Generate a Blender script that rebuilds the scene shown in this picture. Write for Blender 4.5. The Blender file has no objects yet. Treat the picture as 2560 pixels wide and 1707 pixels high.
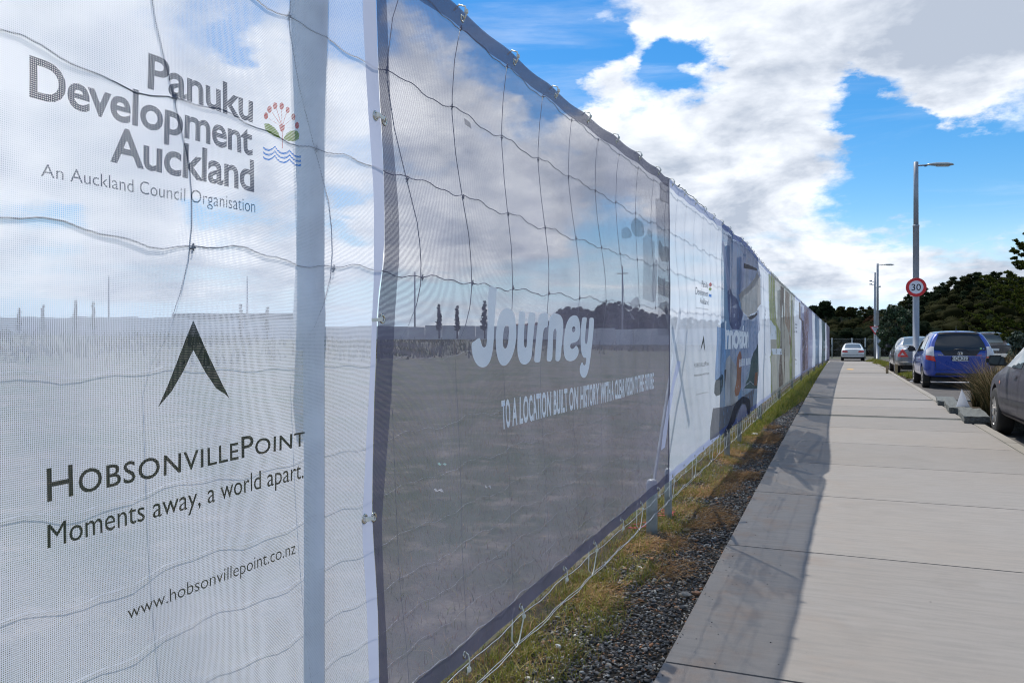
import bpy, bmesh, math, random
import numpy as np
from mathutils import Vector, Matrix
from mathutils.bvhtree import BVHTree

R = math.radians
rnd = random.Random(7)
npr = np.random.default_rng(11)
scene = bpy.context.scene
COL = scene.collection

# ------------------------------------------------------------------ camera
F_PX, W_PX, H_PX = 1961.0, 2560.0, 1707.0       # focal length in photograph pixels
YAW = math.atan(806.0 / F_PX)                   # the fence runs 22.3 degrees to the right of the view axis
CAM_H = 1.2
cam_d = bpy.data.cameras.new('camera')
cam = bpy.data.objects.new('camera', cam_d)
COL.objects.link(cam)
cam.location = (0, 0, CAM_H)
cam.rotation_euler = (R(90), 0, YAW)
cam_d.sensor_width = 23.5
cam_d.lens = 23.5 * F_PX / W_PX
cam_d.clip_start = 0.05
cam_d.clip_end = 3000
cam_d.dof.use_dof = True
cam_d.dof.focus_distance = 2.6
cam_d.dof.aperture_fstop = 9.0
scene.camera = cam

CT, ST = math.cos(YAW), math.sin(YAW)


def ray(px, py):
    r = (px - 1280) / F_PX
    v = (853.5 - py) / F_PX
    return Vector((r * CT - ST, r * ST + CT, v))


def ground_at(px, py, z=0.0):
    d = ray(px, py)
    t = (z - CAM_H) / d.z
    return Vector((d.x * t, d.y * t, z))


def depth_at(px, dist, py=None):
    """world point seen at column px (row py) at camera depth dist"""
    d = ray(px, 853.5 if py is None else py)
    return Vector((d.x * dist, d.y * dist, CAM_H + d.z * dist))


# ------------------------------------------------------------------ light
SUN_EL = R(57.5)
SUN_DIR = Vector((-0.39, 0.50, 0)).normalized() * math.cos(SUN_EL) + Vector((0, 0, math.sin(SUN_EL)))
sun_d = bpy.data.lights.new('sun', 'SUN')
sun_d.energy = 2.8
sun_d.angle = R(0.55)
sun_d.color = (1.0, 0.955, 0.88)
sun = bpy.data.objects.new('sun', sun_d)
COL.objects.link(sun)
sun.rotation_euler = SUN_DIR.to_track_quat('Z', 'Y').to_euler()
sun.location = (-30, 50, 80)

world = bpy.data.worlds.new('World')
scene.world = world
world.use_nodes = True


def build_sky():
    nt = world.node_tree
    nt.nodes.clear()
    N, L = nt.nodes, nt.links

    def node(t, **kw):
        n = N.new(t)
        for k, v in kw.items():
            setattr(n, k, v)
        return n

    def math_(op, a, b=None, c=None, clamp=False):
        n = node('ShaderNodeMath', operation=op, use_clamp=clamp)
        for i, v in enumerate((a, b, c)):
            if v is None:
                continue
            if isinstance(v, (int, float)):
                n.inputs[i].default_value = v
            else:
                L.new(v, n.inputs[i])
        return n.outputs[0]

    def vmath(op, a, b=None):
        n = node('ShaderNodeVectorMath', operation=op)
        for i, v in enumerate((a, b)):
            if v is None:
                continue
            if isinstance(v, (tuple, list, Vector)):
                n.inputs[i].default_value = v
            else:
                L.new(v, n.inputs[i])
        return n

    def ramp(x, a, b):
        n = node('ShaderNodeMapRange', interpolation_type='SMOOTHSTEP')
        L.new(x, n.inputs[0])
        n.inputs[1].default_value = a
        n.inputs[2].default_value = b
        return n.outputs[0]

    def mixc(f, a, b):
        n = node('ShaderNodeMix', data_type='RGBA')
        if isinstance(f, (int, float)):
            n.inputs[0].default_value = f
        else:
            L.new(f, n.inputs[0])
        for s, v in ((n.inputs[6], a), (n.inputs[7], b)):
            if isinstance(v, tuple):
                s.default_value = v
            else:
                L.new(v, s)
        return n.outputs[2]

    def mixf(f, a, b):
        return math_('ADD', math_('MULTIPLY', a, math_('SUBTRACT', 1.0, f)), math_('MULTIPLY', b, f))

    tc = node('ShaderNodeTexCoord')
    dirv = vmath('NORMALIZE', tc.outputs['Generated']).outputs[0]
    sep = node('ShaderNodeSeparateXYZ')
    L.new(dirv, sep.inputs[0])
    z = sep.outputs[2]
    # cloud-layer coordinates: features shrink towards the horizon
    zz = math_('ADD', math_('MAXIMUM', z, 0.0), 0.33)
    cx = math_('DIVIDE', sep.outputs[0], zz)
    cy = math_('DIVIDE', sep.outputs[1], zz)
    comb = node('ShaderNodeCombineXYZ')
    L.new(cx, comb.inputs[0])
    L.new(cy, comb.inputs[1])
    L.new(math_('MULTIPLY', z, 1.6), comb.inputs[2])
    P = comb.outputs[0]

    def noise(vec, scale, detail, rough, dist=0.0, lac=2.0):
        n = node('ShaderNodeTexNoise')
        L.new(vec, n.inputs['Vector'])
        n.inputs['Scale'].default_value = scale
        n.inputs['Detail'].default_value = detail
        n.inputs['Roughness'].default_value = rough
        n.inputs['Lacunarity'].default_value = lac
        n.inputs['Distortion'].default_value = dist
        return n.outputs['Fac']

    big = noise(P, 2.1, 10, 0.58, 0.25)
    # the same billows looked up a little towards the sun: the difference is their lit side
    off = vmath('ADD', P, (SUN_DIR.x * 0.07, SUN_DIR.y * 0.07, 0.10)).outputs[0]
    big2 = noise(off, 2.1, 6, 0.55, 0.25)
    fine = noise(P, 8.0, 7, 0.62, 0.4)

    # ragged edges: the masses are looked up with a billowy wander
    wn = node('ShaderNodeTexNoise')
    L.new(P, wn.inputs['Vector'])
    wn.inputs['Scale'].default_value = 4.0
    wn.inputs['Detail'].default_value = 7
    wn.inputs['Roughness'].default_value = .62
    wv = vmath('SUBTRACT', wn.outputs['Color'], (.5, .5, .5)).outputs[0]
    ws = node('ShaderNodeVectorMath', operation='SCALE')
    L.new(wv, ws.inputs[0])
    ws.inputs['Scale'].default_value = 0.17
    wdir = vmath('NORMALIZE', vmath('ADD', dirv, ws.outputs[0]).outputs[0]).outputs[0]

    def blobsum(lst):
        acc = None
        for (px, py, rad, w) in lst:
            c = ray(px, py).normalized()
            sig = rad / F_PX / (1 + ((px - 1280) / F_PX) ** 2) ** 0.5
            k = 1.0 / (sig * sig) * 1.0
            d = vmath('DOT_PRODUCT', wdir, c).outputs['Value']
            e = math_('EXPONENT', math_('MULTIPLY_ADD', d, 2 * k, -2 * k))
            acc = math_('MULTIPLY_ADD', e, w, 0.0 if acc is None else acc)
        return acc

    cover = blobsum([
        # cloud masses (+) and clear holes (-), by where they stand in the sky
        (1640, -30, 110, .5), (1850, -10, 110, .5), (2020, 60, 120, .5), (1990, 190, 90, .4), (1870, 220, 90, .45), (1760, 330, 110, .5), (1900, 350, 90, .35), (2010, 360, 60, .2),
        (1960, 450, 90, .4), (2090, 400, 55, .35), (1595, 150, 38, .42), (1530, 215, 50, .4), (1480, 300, 80, .4), (1640, 330, 70, .3), (1860, 540, 70, .4), (1980, 540, 60, .3),
        (1480, 420, 110, .4), (1700, 470, 110, .4), (2200, 60, 110, .5), (2350, 100, 130, .55), (2500, 60, 120, .55), (2360, 215, 70, .42), (2480, 230, 90, .5), (2300, 240, 45, .3),
        (1800, 600, 120, .4), (2000, 700, 120, .30), (2150, 640, 60, .26), (2260, 620, 60, .22), (2140, 740, 110, .28), (2330, 720, 110, .26), (2480, 660, 80, .25), (2540, 760, 100, .2),
        (1250, 60, 130, -.5), (1430, 90, 90, -.5), (1560, 80, 50, -.4), (1700, 110, 45, -.45), (1790, 105, 45, -.5), (1690, 200, 42, -.45), (1370, 220, 55, -.45), (1660, 150, 40, -.4),
        (2130, 215, 38, -.45), (2145, 290, 55, -.5), (2200, 380, 80, -.6), (2330, 420, 90, -.6), (2480, 430, 110, -.6), (2240, 480, 90, -.4), (2440, 520, 90, -.35), (2160, 540, 50, -.25), (2560, 540, 80, -.3),
        (1090, 10, 60, -.5), (1330, 230, 40, -.4), (1020, 260, 200, .35), (1200, 420, 170, .35), (1350, 560, 140, .3), (1000, 540, 110, .2), (960, 60, 60, .3),
        (860, 60, 60, -.6), (850, 150, 40, -.4), (590, 110, 45, -.5), (700, 330, 130, .4), (350, 280, 200, .4), (60, 150, 150, .35), (120, 560, 80, -.4), (540, 540, 60, -.45),
        (860, 500, 40, -.4), (330, 680, 140, .3), (700, 660, 120, .3), (1150, 660, 100, .25), (60, 380, 110, .3), (220, 450, 110, .5), (450, 430, 100, .5), (480, 640, 80, .4), (20, 660, 110, .5), (130, 280, 150, .4), (250, 640, 90, .4), (750, 640, 100, .35), (1000, 620, 120, .3), (560, 250, 80, .3), (700, 480, 60, .2), (660, 210, 70, .35), (300, 60, 120, .2), (980, 700, 50, -.2), (250, 610, 70, .25)])
    grey = blobsum([
        (2330, 60, 110, .72), (2500, 110, 110, .62), (2130, 50, 80, .45), (2230, 130, 70, .35), (1840, 250, 60, .45), (1790, 390, 50, .35), (1700, 500, 60, .6), (1850, 590, 50, .7), (1770, 560, 50, .5),
        (1960, 250, 50, .3), (1900, 460, 50, .3), (2450, 260, 50, .35), (1000, 430, 190, .8), (1180, 560, 130, .75), (1100, 200, 110, .45), (1400, 480, 120, .4), (1200, 720, 150, .4), (300, 700, 200, .3), (1280, 360, 90, .5), (1450, 600, 90, .35), (120, 330, 160, .55), (400, 480, 100, .5),
        (950, 130, 70, .4), (640, 620, 130, .45), (1100, 250, 60, .4), (250, 200, 60, .3), (640, 420, 60, .35)])
    low = ramp(z, 0.19, 0.03)
    streak = node('ShaderNodeCombineXYZ')             # long flat streaks for the low veil
    L.new(math_('MULTIPLY', sep.outputs[0], 1.2), streak.inputs[0])
    L.new(math_('MULTIPLY', sep.outputs[1], 1.2), streak.inputs[1])
    L.new(math_('MULTIPLY', z, 11.0), streak.inputs[2])
    flat = noise(streak.outputs[0], 2.1, 9, 0.60, 0.5)
    puff = math_('MULTIPLY_ADD', big, 1.9, -.45)
    dens = math_('ADD', puff, cover)
    dens = math_('MULTIPLY_ADD', math_('SUBTRACT', fine, 0.5), 0.42, dens)
    lowd = math_('MULTIPLY_ADD', flat, 2.6, -.78)
    lowd = math_('MULTIPLY_ADD', cover, .45, lowd)
    dens = mixf(low, dens, lowd)
    mask = ramp(dens, 0.36, 0.84)
    veil = ramp(flat, 0.46, 0.78)
    veil = math_('MULTIPLY', veil, math_('MULTIPLY_ADD', low, 0.35, 0.30))
    mask = math_('MAXIMUM', mask, veil)

    edge = math_('SUBTRACT', big, big2)
    shade = noise(vmath('ADD', P, (7.3, 2.1, 4.4)).outputs[0], 3.4, 9, 0.6, 0.6)
    lit = math_('MULTIPLY_ADD', edge, 3.4, 0.66)
    lit = math_('MULTIPLY_ADD', math_('SUBTRACT', shade, 0.5), 1.5, lit)
    lit = math_('MULTIPLY_ADD', ramp(dens, 0.72, 1.5), -0.22, lit)
    lit = math_('MULTIPLY_ADD', math_('MINIMUM', grey, 0.85), -0.38, lit)
    lit = math_('MULTIPLY_ADD', math_('SUBTRACT', fine, 0.5), 0.75, lit)
    lit = math_('MULTIPLY_ADD', math_('SUBTRACT', flat, 0.5), math_('MULTIPLY', low, 2.2), math_('MULTIPLY_ADD', low, -.12, lit), clamp=True)
    cloud = mixc(lit, (3.0, 3.4, 4.1, 1), (7.3, 7.5, 7.8, 1))

    sky = node('ShaderNodeTexSky', sky_type='NISHITA')
    sky.sun_disc = False
    sky.sun_elevation = SUN_EL
    sky.sun_rotation = math.atan2(SUN_DIR.x, SUN_DIR.y)
    sky.air_density = 1.0
    sky.dust_density = 0.3
    sky.ozone_density = 2.0
    hsv = node('ShaderNodeHueSaturation')
    hsv.inputs['Saturation'].default_value = 1.5
    hsv.inputs['Value'].default_value = 0.80
    L.new(sky.outputs[0], hsv.inputs['Color'])
    # pale bluish haze at the horizon instead of a brown one
    clear = mixc(ramp(z, 0.16, 0.0), hsv.outputs[0], (4.2, 5.6, 7.2, 1))
    col = mixc(mask, clear, cloud)
    bg = node('ShaderNodeBackground')
    bg.inputs['Strength'].default_value = 0.1
    L.new(col, bg.inputs['Color'])
    out = node('ShaderNodeOutputWorld')
    L.new(bg.outputs[0], out.inputs[0])


build_sky()
scene.view_settings.view_transform = 'Standard'
scene.view_settings.look = 'None'
scene.view_settings.exposure = 0.78
scene.view_settings.gamma = 1.0
scene.view_settings.use_curve_mapping = False
scene.cycles.transparent_max_bounces = 24
scene.cycles.max_bounces = 7
scene.cycles.filter_width = 1.05

# ------------------------------------------------------------------ helpers
def mesh_obj(name, verts, faces, mat=None, parent=None, smooth=False, loc=None):
    me = bpy.data.meshes.new(name)
    me.from_pydata([tuple(v) for v in verts], [], [tuple(f) for f in faces])
    if smooth:
        me.polygons.foreach_set('use_smooth', [True] * len(me.polygons))
    me.update()
    o = bpy.data.objects.new(name, me)
    COL.objects.link(o)
    if mat:
        me.materials.append(mat)
    if parent:
        o.parent = parent
    if loc is not None:
        o.location = loc
    return o


def np_mesh(name, verts, faces, mat=None, parent=None, cols=None, smooth=False):
    """verts (n,3), faces (m,k) arrays; cols (n,3) point colours"""
    me = bpy.data.meshes.new(name)
    n, (m, k) = len(verts), faces.shape
    me.vertices.add(n)
    me.vertices.foreach_set('co', np.ascontiguousarray(verts, dtype=np.float32).ravel())
    me.loops.add(m * k)
    me.loops.foreach_set('vertex_index', np.ascontiguousarray(faces, dtype=np.int32).ravel())
    me.polygons.add(m)
    me.polygons.foreach_set('loop_start', np.arange(0, m * k, k, dtype=np.int32))
    me.polygons.foreach_set('loop_total', np.full(m, k, dtype=np.int32))
    if smooth:
        me.polygons.foreach_set('use_smooth', np.ones(m, dtype=bool))
    me.update(calc_edges=True)
    if cols is not None:
        a = me.color_attributes.new('tint', 'FLOAT_COLOR', 'POINT')
        c = np.ones((n, 4), dtype=np.float32)
        c[:, :3] = cols
        a.data.foreach_set('color', c.ravel())
    o = bpy.data.objects.new(name, me)
    COL.objects.link(o)
    if mat:
        me.materials.append(mat)
    if parent:
        o.parent = parent
    return o


def bm_obj(name, bm, mat=None, parent=None, smooth=False, loc=None, rot=None):
    me = bpy.data.meshes.new(name)
    bm.to_mesh(me)
    bm.free()
    if smooth:
        me.polygons.foreach_set('use_smooth', [True] * len(me.polygons))
    o = bpy.data.objects.new(name, me)
    COL.objects.link(o)
    if mat:
        me.materials.append(mat)
    if parent:
        o.parent = parent
    if loc is not None:
        o.location = loc
    if rot is not None:
        o.rotation_euler = rot
    return o


def tag(o, label=None, cat=None, group=None, kind=None):
    if label: o['label'] = label
    if cat: o['category'] = cat
    if group: o['group'] = group
    if kind: o['kind'] = kind
    return o


def empty(name, loc=(0, 0, 0), rz=0.0, **kw):
    o = bpy.data.objects.new(name, None)
    o.empty_display_size = 0.1
    COL.objects.link(o)
    o.location = loc
    o.rotation_euler = (0, 0, rz)
    return tag(o, **kw)


def copy_tree(o, parent=None):
    c = o.copy()
    COL.objects.link(c)
    if parent:
        c.parent = parent
    for ch in list(o.children):
        copy_tree(ch, c)
    return c


def bm_box(bm, c, s, bevel=0.0, rot=None):
    v = []
    for dx in (-.5, .5):
        for dy in (-.5, .5):
            for dz in (-.5, .5):
                p = Vector((dx * s[0], dy * s[1], dz * s[2]))
                if rot:
                    p = rot @ p
                v.append(bm.verts.new(p + Vector(c)))
    fs = []
    for f in ((0, 1, 3, 2), (4, 6, 7, 5), (0, 4, 5, 1), (2, 3, 7, 6), (0, 2, 6, 4), (1, 5, 7, 3)):
        fs.append(bm.faces.new([v[i] for i in f]))
    if bevel:
        es = list({e for f in fs for e in f.edges})
        bmesh.ops.bevel(bm, geom=es, offset=bevel, segments=2, affect='EDGES')


def box(name, c, s, mat, parent=None, bevel=0.0, rot=None):
    bm = bmesh.new()
    bm_box(bm, c, s, bevel, rot)
    return bm_obj(name, bm, mat, parent)


def tube_data(pts, rad, sides=6, closed=False, cap=True):
    pts = [Vector(p) for p in pts]
    n = len(pts)
    rads = rad if isinstance(rad, (list, tuple)) else [rad] * n
    verts, faces = [], []
    up = None
    for i, p in enumerate(pts):
        if closed:
            t = pts[(i + 1) % n] - pts[i - 1]
        else:
            t = pts[min(i + 1, n - 1)] - pts[max(i - 1, 0)]
        t.normalize()
        if up is None:
            up = t.orthogonal().normalized()
        up = (up - t * up.dot(t))
        up = up.normalized() if up.length > 1e-6 else t.orthogonal().normalized()
        b = t.cross(up)
        for k in range(sides):
            a = 2 * math.pi * k / sides
            verts.append(p + (up * math.cos(a) + b * math.sin(a)) * rads[i])
    for i in range(n if closed else n - 1):
        j = (i + 1) % n
        for k in range(sides):
            k2 = (k + 1) % sides
            faces.append((i * sides + k, i * sides + k2, j * sides + k2, j * sides + k))
    if cap and not closed:
        faces.append(tuple(range(sides))[::-1])
        faces.append(tuple((n - 1) * sides + k for k in range(sides)))
    return verts, faces


def tube(name, pts, rad, mat, parent=None, sides=6, closed=False, smooth=True):
    v, f = tube_data(pts, rad, sides, closed)
    return mesh_obj(name, v, f, mat, parent, smooth)


def join_data(parts):
    V, F = [], []
    for v, f in parts:
        o = len(V)
        V += v
        F += [tuple(i + o for i in q) for q in f]
    return V, F


def lathe(name, prof, mat, parent=None, seg=24, axis='z', smooth=True, loc=None, cap=True):
    """prof: (radius, height) pairs"""
    V, F = [], []
    for (r, h) in prof:
        for k in range(seg):
            a = 2 * math.pi * k / seg
            x, y = r * math.cos(a), r * math.sin(a)
            V.append({'z': (x, y, h), 'x': (h, x, y), 'y': (x, h, y)}[axis])
    for i in range(len(prof) - 1):
        for k in range(seg):
            k2 = (k + 1) % seg
            F.append((i * seg + k, i * seg + k2, (i + 1) * seg + k2, (i + 1) * seg + k))
    if cap:
        F.append(tuple(range(seg))[::-1])
        F.append(tuple((len(prof) - 1) * seg + k for k in range(seg)))
    o = mesh_obj(name, V, F, mat, parent, False, loc)
    bm = bmesh.new(); bm.from_mesh(o.data); bmesh.ops.recalc_face_normals(bm, faces=bm.faces); bm.to_mesh(o.data); bm.free()
    if smooth:
        for p in o.data.polygons:
            p.use_smooth = len(p.vertices) == 4
    return o


ORD = ['zeroth', 'first', 'second', 'third', 'fourth', 'fifth', 'sixth', 'seventh', 'eighth', 'ninth', 'tenth', 'eleventh', 'twelfth',
       'thirteenth', 'fourteenth', 'fifteenth', 'sixteenth', 'seventeenth', 'eighteenth', 'nineteenth', 'twentieth', 'twenty-first',
       'twenty-second', 'twenty-third', 'twenty-fourth', 'twenty-fifth', 'twenty-sixth', 'twenty-seventh', 'twenty-eighth', 'twenty-ninth', 'thirtieth']


# ------------------------------------------------------------------ materials
class NT:
    def __init__(s, name):
        s.m = bpy.data.materials.new(name)
        s.m.use_nodes = True
        s.nt = s.m.node_tree
        s.nt.nodes.clear()
        s.out = s.nt.nodes.new('ShaderNodeOutputMaterial')

    def n(s, t, ins=None, **kw):
        n = s.nt.nodes.new(t)
        for k, v in kw.items():
            setattr(n, k, v)
        for k, v in (ins or {}).items():
            if isinstance(v, bpy.types.NodeSocket):
                s.nt.links.new(v, n.inputs[k])
            else:
                n.inputs[k].default_value = v
        return n

    def math(s, op, *a, clamp=False):
        return s.n('ShaderNodeMath', dict(enumerate(a)), operation=op, use_clamp=clamp).outputs[0]

    def noise(s, vec, scale, detail=4, rough=.55, dist=0.0):
        return s.n('ShaderNodeTexNoise', {'Vector': vec, 'Scale': scale, 'Detail': detail, 'Roughness': rough, 'Distortion': dist}).outputs['Fac']

    def mix(s, f, a, b, blend='MIX'):
        n = s.n('ShaderNodeMix', {0: f, 6: a, 7: b}, data_type='RGBA', blend_type=blend)
        return n.outputs[2]

    def rng(s, x, a, b, c=0.0, d=1.0, smooth=True):
        return s.n('ShaderNodeMapRange', {0: x, 1: a, 2: b, 3: c, 4: d}, interpolation_type='SMOOTHSTEP' if smooth else 'LINEAR').outputs[0]

    def surf(s, sock):
        s.nt.links.new(sock, s.out.inputs['Surface'])
        return s.m

    def pos(s):
        return s.n('ShaderNodeNewGeometry').outputs['Position']

    def obj(s):
        return s.n('ShaderNodeTexCoord').outputs['Object']

    def bump(s, h, strength, dist=0.01):
        return s.n('ShaderNodeBump', {'Height': h, 'Strength': strength, 'Distance': dist}).outputs[0]


def C4(c):
    return (c[0], c[1], c[2], 1.0)


def simple(name, col, rough=.5, metal=0.0, var=0.12, scale=9.0, coat=0.0, spec=0.5, bump=0.0, dirt=0.0):
    t = NT(name)
    p = t.obj()
    f = t.noise(p, scale, 5, .6)
    c = t.mix(t.rng(f, .3, .7), C4([x * (1 - var) for x in col]), C4([min(1, x * (1 + var)) for x in col]))
    if dirt:
        z = t.n('ShaderNodeSeparateXYZ', {0: p}).outputs[2]
        d = t.math('MULTIPLY', t.rng(z, .65, .1), t.rng(t.noise(p, 6, 5, .7), .35, .75))
        c = t.mix(t.math('MULTIPLY', d, dirt), c, (.2, .17, .14, 1))
    b = t.n('ShaderNodeBsdfPrincipled', {'Base Color': c, 'Roughness': t.rng(f, .2, .8, rough * .85, min(1, rough * 1.15)), 'Metallic': metal,
                                          'Coat Weight': coat, 'Coat Roughness': .06, 'Specular IOR Level': spec})
    if bump:
        t.nt.links.new(t.bump(t.noise(p, scale * 6, 4), bump), b.inputs['Normal'])
    return t.surf(b.outputs[0])


def glass_mat(name, tint=(.02, .025, .03), rough=.03):
    t = NT(name)
    b = t.n('ShaderNodeBsdfPrincipled', {'Base Color': C4(tint), 'Roughness': rough, 'Specular IOR Level': .5, 'Coat Weight': .1, 'Coat Roughness': .02})
    return t.surf(b.outputs[0])


def tinted(name, rough=.8, transl=0.0, spec=.3):
    t = NT(name)
    a = t.n('ShaderNodeAttribute', attribute_name='tint').outputs['Color']
    b = t.n('ShaderNodeBsdfPrincipled', {'Base Color': a, 'Roughness': rough, 'Specular IOR Level': spec}).outputs[0]
    if transl:
        tr = t.n('ShaderNodeBsdfTranslucent', {'Color': a}).outputs[0]
        b = t.n('ShaderNodeMixShader', {0: transl, 1: b, 2: tr}).outputs[0]
    return t.surf(b)


PITCH = 0.0030


def weave(name, col, hole=.58, transl=.58, k=.036, thin=.18, var=.04, col2=None, cscale=2.0):
    """woven PVC mesh: threads 3 mm apart with open holes between them; the thickness of the
    threads closes the holes as they are looked through more slantwise"""
    t = NT(name)
    g = t.n('ShaderNodeNewGeometry')
    pos, inc = g.outputs['Position'], g.outputs['Incoming']
    sp = t.n('ShaderNodeSeparateXYZ', {0: pos})
    si = t.n('ShaderNodeSeparateXYZ', {0: inc})
    ix = t.math('MAXIMUM', t.math('ABSOLUTE', si.outputs[0]), .02)
    # slight thread wander
    wob = t.noise(pos, 9.0, 2)
    hole_fac = None
    if hole > 0:
        r = []
        for ax in (1, 2):
            u = t.math('MULTIPLY_ADD', t.math('SUBTRACT', wob, .5), 1.2, t.math('DIVIDE', sp.outputs[ax], PITCH))
            d = t.math('ABSOLUTE', t.math('SUBTRACT', t.math('FRACT', u), .5))
            w = t.math('MULTIPLY_ADD', t.math('DIVIDE', t.math('ABSOLUTE', si.outputs[ax]), ix), -k / 2, hole / 2)
            r.append(t.math('LESS_THAN', d, w))
        hole_fac = t.math('MULTIPLY', r[0], r[1])
    n1 = t.noise(pos, cscale, 6, .6)
    c = t.mix(t.rng(n1, .3, .7), C4([x * (1 - var) for x in col]), C4([min(1, x * (1 + var)) for x in (col2 or col)]))
    dif = t.n('ShaderNodeBsdfDiffuse', {'Color': c}).outputs[0]
    gl = t.n('ShaderNodeBsdfGlossy', {'Color': (1, 1, 1, 1), 'Roughness': .45}).outputs[0]
    dif = t.n('ShaderNodeMixShader', {0: .05, 1: dif, 2: gl}).outputs[0]
    tr = t.n('ShaderNodeBsdfTranslucent', {'Color': c}).outputs[0]
    s = t.n('ShaderNodeMixShader', {0: transl, 1: dif, 2: tr}).outputs[0]
    if thin:                                          # the thin threads let some light straight through
        s = t.n('ShaderNodeMixShader', {0: thin if hole_fac is not None else 0.0, 1: s, 2: t.n('ShaderNodeBsdfTransparent').outputs[0]}).outputs[0]
    if hole_fac is not None:
        tp = t.n('ShaderNodeBsdfTransparent').outputs[0]
        s = t.n('ShaderNodeMixShader', {0: hole_fac, 1: s, 2: tp}).outputs[0]
    return t.surf(s)


def ground_mat(name, a, b, c, scale=1.0, bump=.6, rough=.95):
    t = NT(name)
    p = t.pos()
    n1 = t.noise(p, .6 * scale, 7, .66)
    n2 = t.noise(p, 3.2 * scale, 8, .68)
    n3 = t.noise(p, 45 * scale, 6, .7)
    col = t.mix(t.rng(n1, .38, .62), C4(a), C4(b))
    col = t.mix(t.rng(n2, .50, .68), col, C4(c))
    col = t.mix(t.rng(n3, .3, .75), col, t.mix(.5, col, (.02, .02, .015, 1)))
    bs = t.n('ShaderNodeBsdfPrincipled', {'Base Color': col, 'Roughness': rough, 'Specular IOR Level': .15,
                                           'Normal': t.bump(t.math('ADD', n2, t.math('MULTIPLY', n3, .4)), bump, .03)})
    return t.surf(bs.outputs[0])


def concrete_mat(name, base=(.27, .25, .235), warm=(.27, .235, .20), joint=False):
    t = NT(name)
    p = t.pos()
    st = t.n('ShaderNodeMapping', {'Vector': p, 'Scale': (1.2, 9.0, 1.0)}).outputs[0]      # broomed across the path
    n1 = t.noise(p, .55, 6, .6)
    n2 = t.noise(st, 3.0, 7, .65)
    n3 = t.noise(p, 210, 5, .7)
    n4 = t.noise(p, 2.2, 5, .6, .6)
    col = t.mix(t.rng(n1, .35, .65), C4(base), C4(warm))
    col = t.mix(t.math('MULTIPLY', t.rng(n2, .35, .7), .8), col, C4([x * .80 for x in base]))
    col = t.mix(t.math('MULTIPLY', t.rng(n4, .58, .74), .35), col, C4([min(1, x * 1.14) for x in base]))
    # rusty soil staining at the gravel edge
    x = t.n('ShaderNodeSeparateXYZ', {0: p}).outputs[0]
    st_f = t.math('MULTIPLY', t.rng(x, .35, -.62), t.rng(t.noise(p, 3.4, 7, .7), .46, .70))
    col = t.mix(t.math('MULTIPLY', st_f, .5), col, (.25, .165, .11, 1))
    speck = t.rng(t.noise(p, 260, 4, .7), .56, .68)
    col = t.mix(t.math('MULTIPLY', speck, .8), col, (.10, .095, .09, 1))
    speck2 = t.rng(t.noise(p, 230, 3, .7), .38, .30)
    col = t.mix(t.math('MULTIPLY', speck2, .6), col, (.5, .48, .45, 1))
    blot = t.rng(t.noise(p, 1.3, 7, .66, .8), .55, .66)
    col = t.mix(t.math('MULTIPLY', blot, .28), col, C4([base[0] * .72, base[1] * .70, base[2] * .68]))
    spots = t.rng(t.noise(p, 16, 2, .5), .775, .785)
    col = t.mix(t.math('MULTIPLY', spots, .8), col, (.04, .035, .03, 1))
    rd = t.n('ShaderNodeObjectInfo').outputs['Random']
    col = t.mix(1.0, col, t.n('ShaderNodeCombineXYZ', {0: t.rng(rd, 0, 1, .93, 1.06), 1: t.rng(rd, 0, 1, .93, 1.05), 2: t.rng(rd, 0, 1, .93, 1.04)}).outputs[0], 'MULTIPLY')
    hgt = t.math('ADD', t.math('MULTIPLY', n2, .5), n3)
    bs = t.n('ShaderNodeBsdfPrincipled', {'Base Color': col, 'Roughness': .82, 'Specular IOR Level': .3, 'Normal': t.bump(hgt, .35, .004)})
    return t.surf(bs.outputs[0])


M = {}
M['white_mesh'] = weave('white_mesh', (.90, .91, 1.0), hole=.53, transl=.60, thin=.14)
M['white_hem'] = weave('white_hem', (.70, .72, .86), hole=0, transl=.42)
M['grey_mesh'] = weave('grey_mesh', (.22, .212, .285), hole=.62, transl=.55, var=.2, cscale=1.3, thin=.16)
M['white_mesh_dense'] = weave('white_mesh_dense', (.80, .84, .92), hole=.46, transl=.58, thin=.20)
M['grey_hem'] = weave('grey_hem', (.135, .13, .20), hole=.34, transl=.30, var=.12, cscale=6)
M['ink_navy'] = weave('ink_navy', (.018, .034, .085), hole=.52, transl=.12, thin=0)
M['ink_olive'] = weave('ink_olive', (.018, .024, .016), hole=.42, transl=.12, thin=0)
M['ink_red'] = weave('ink_red', (.62, .10, .09), hole=.54, thin=0)
M['ink_green'] = weave('ink_green', (.24, .36, .06), hole=.54, thin=0)
M['ink_blue'] = weave('ink_blue', (.04, .28, .75), hole=.54, thin=0)
M['ink_white'] = weave('ink_white', (.93, .95, .97), hole=.22, transl=.10, thin=0)


def ink(name, col, hole=.5, var=.2, transl=.35, cscale=3):
    if name not in M:
        M[name] = weave(name, col, hole=hole, var=var, transl=transl, cscale=cscale, thin=.26)
    return M[name]


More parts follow.
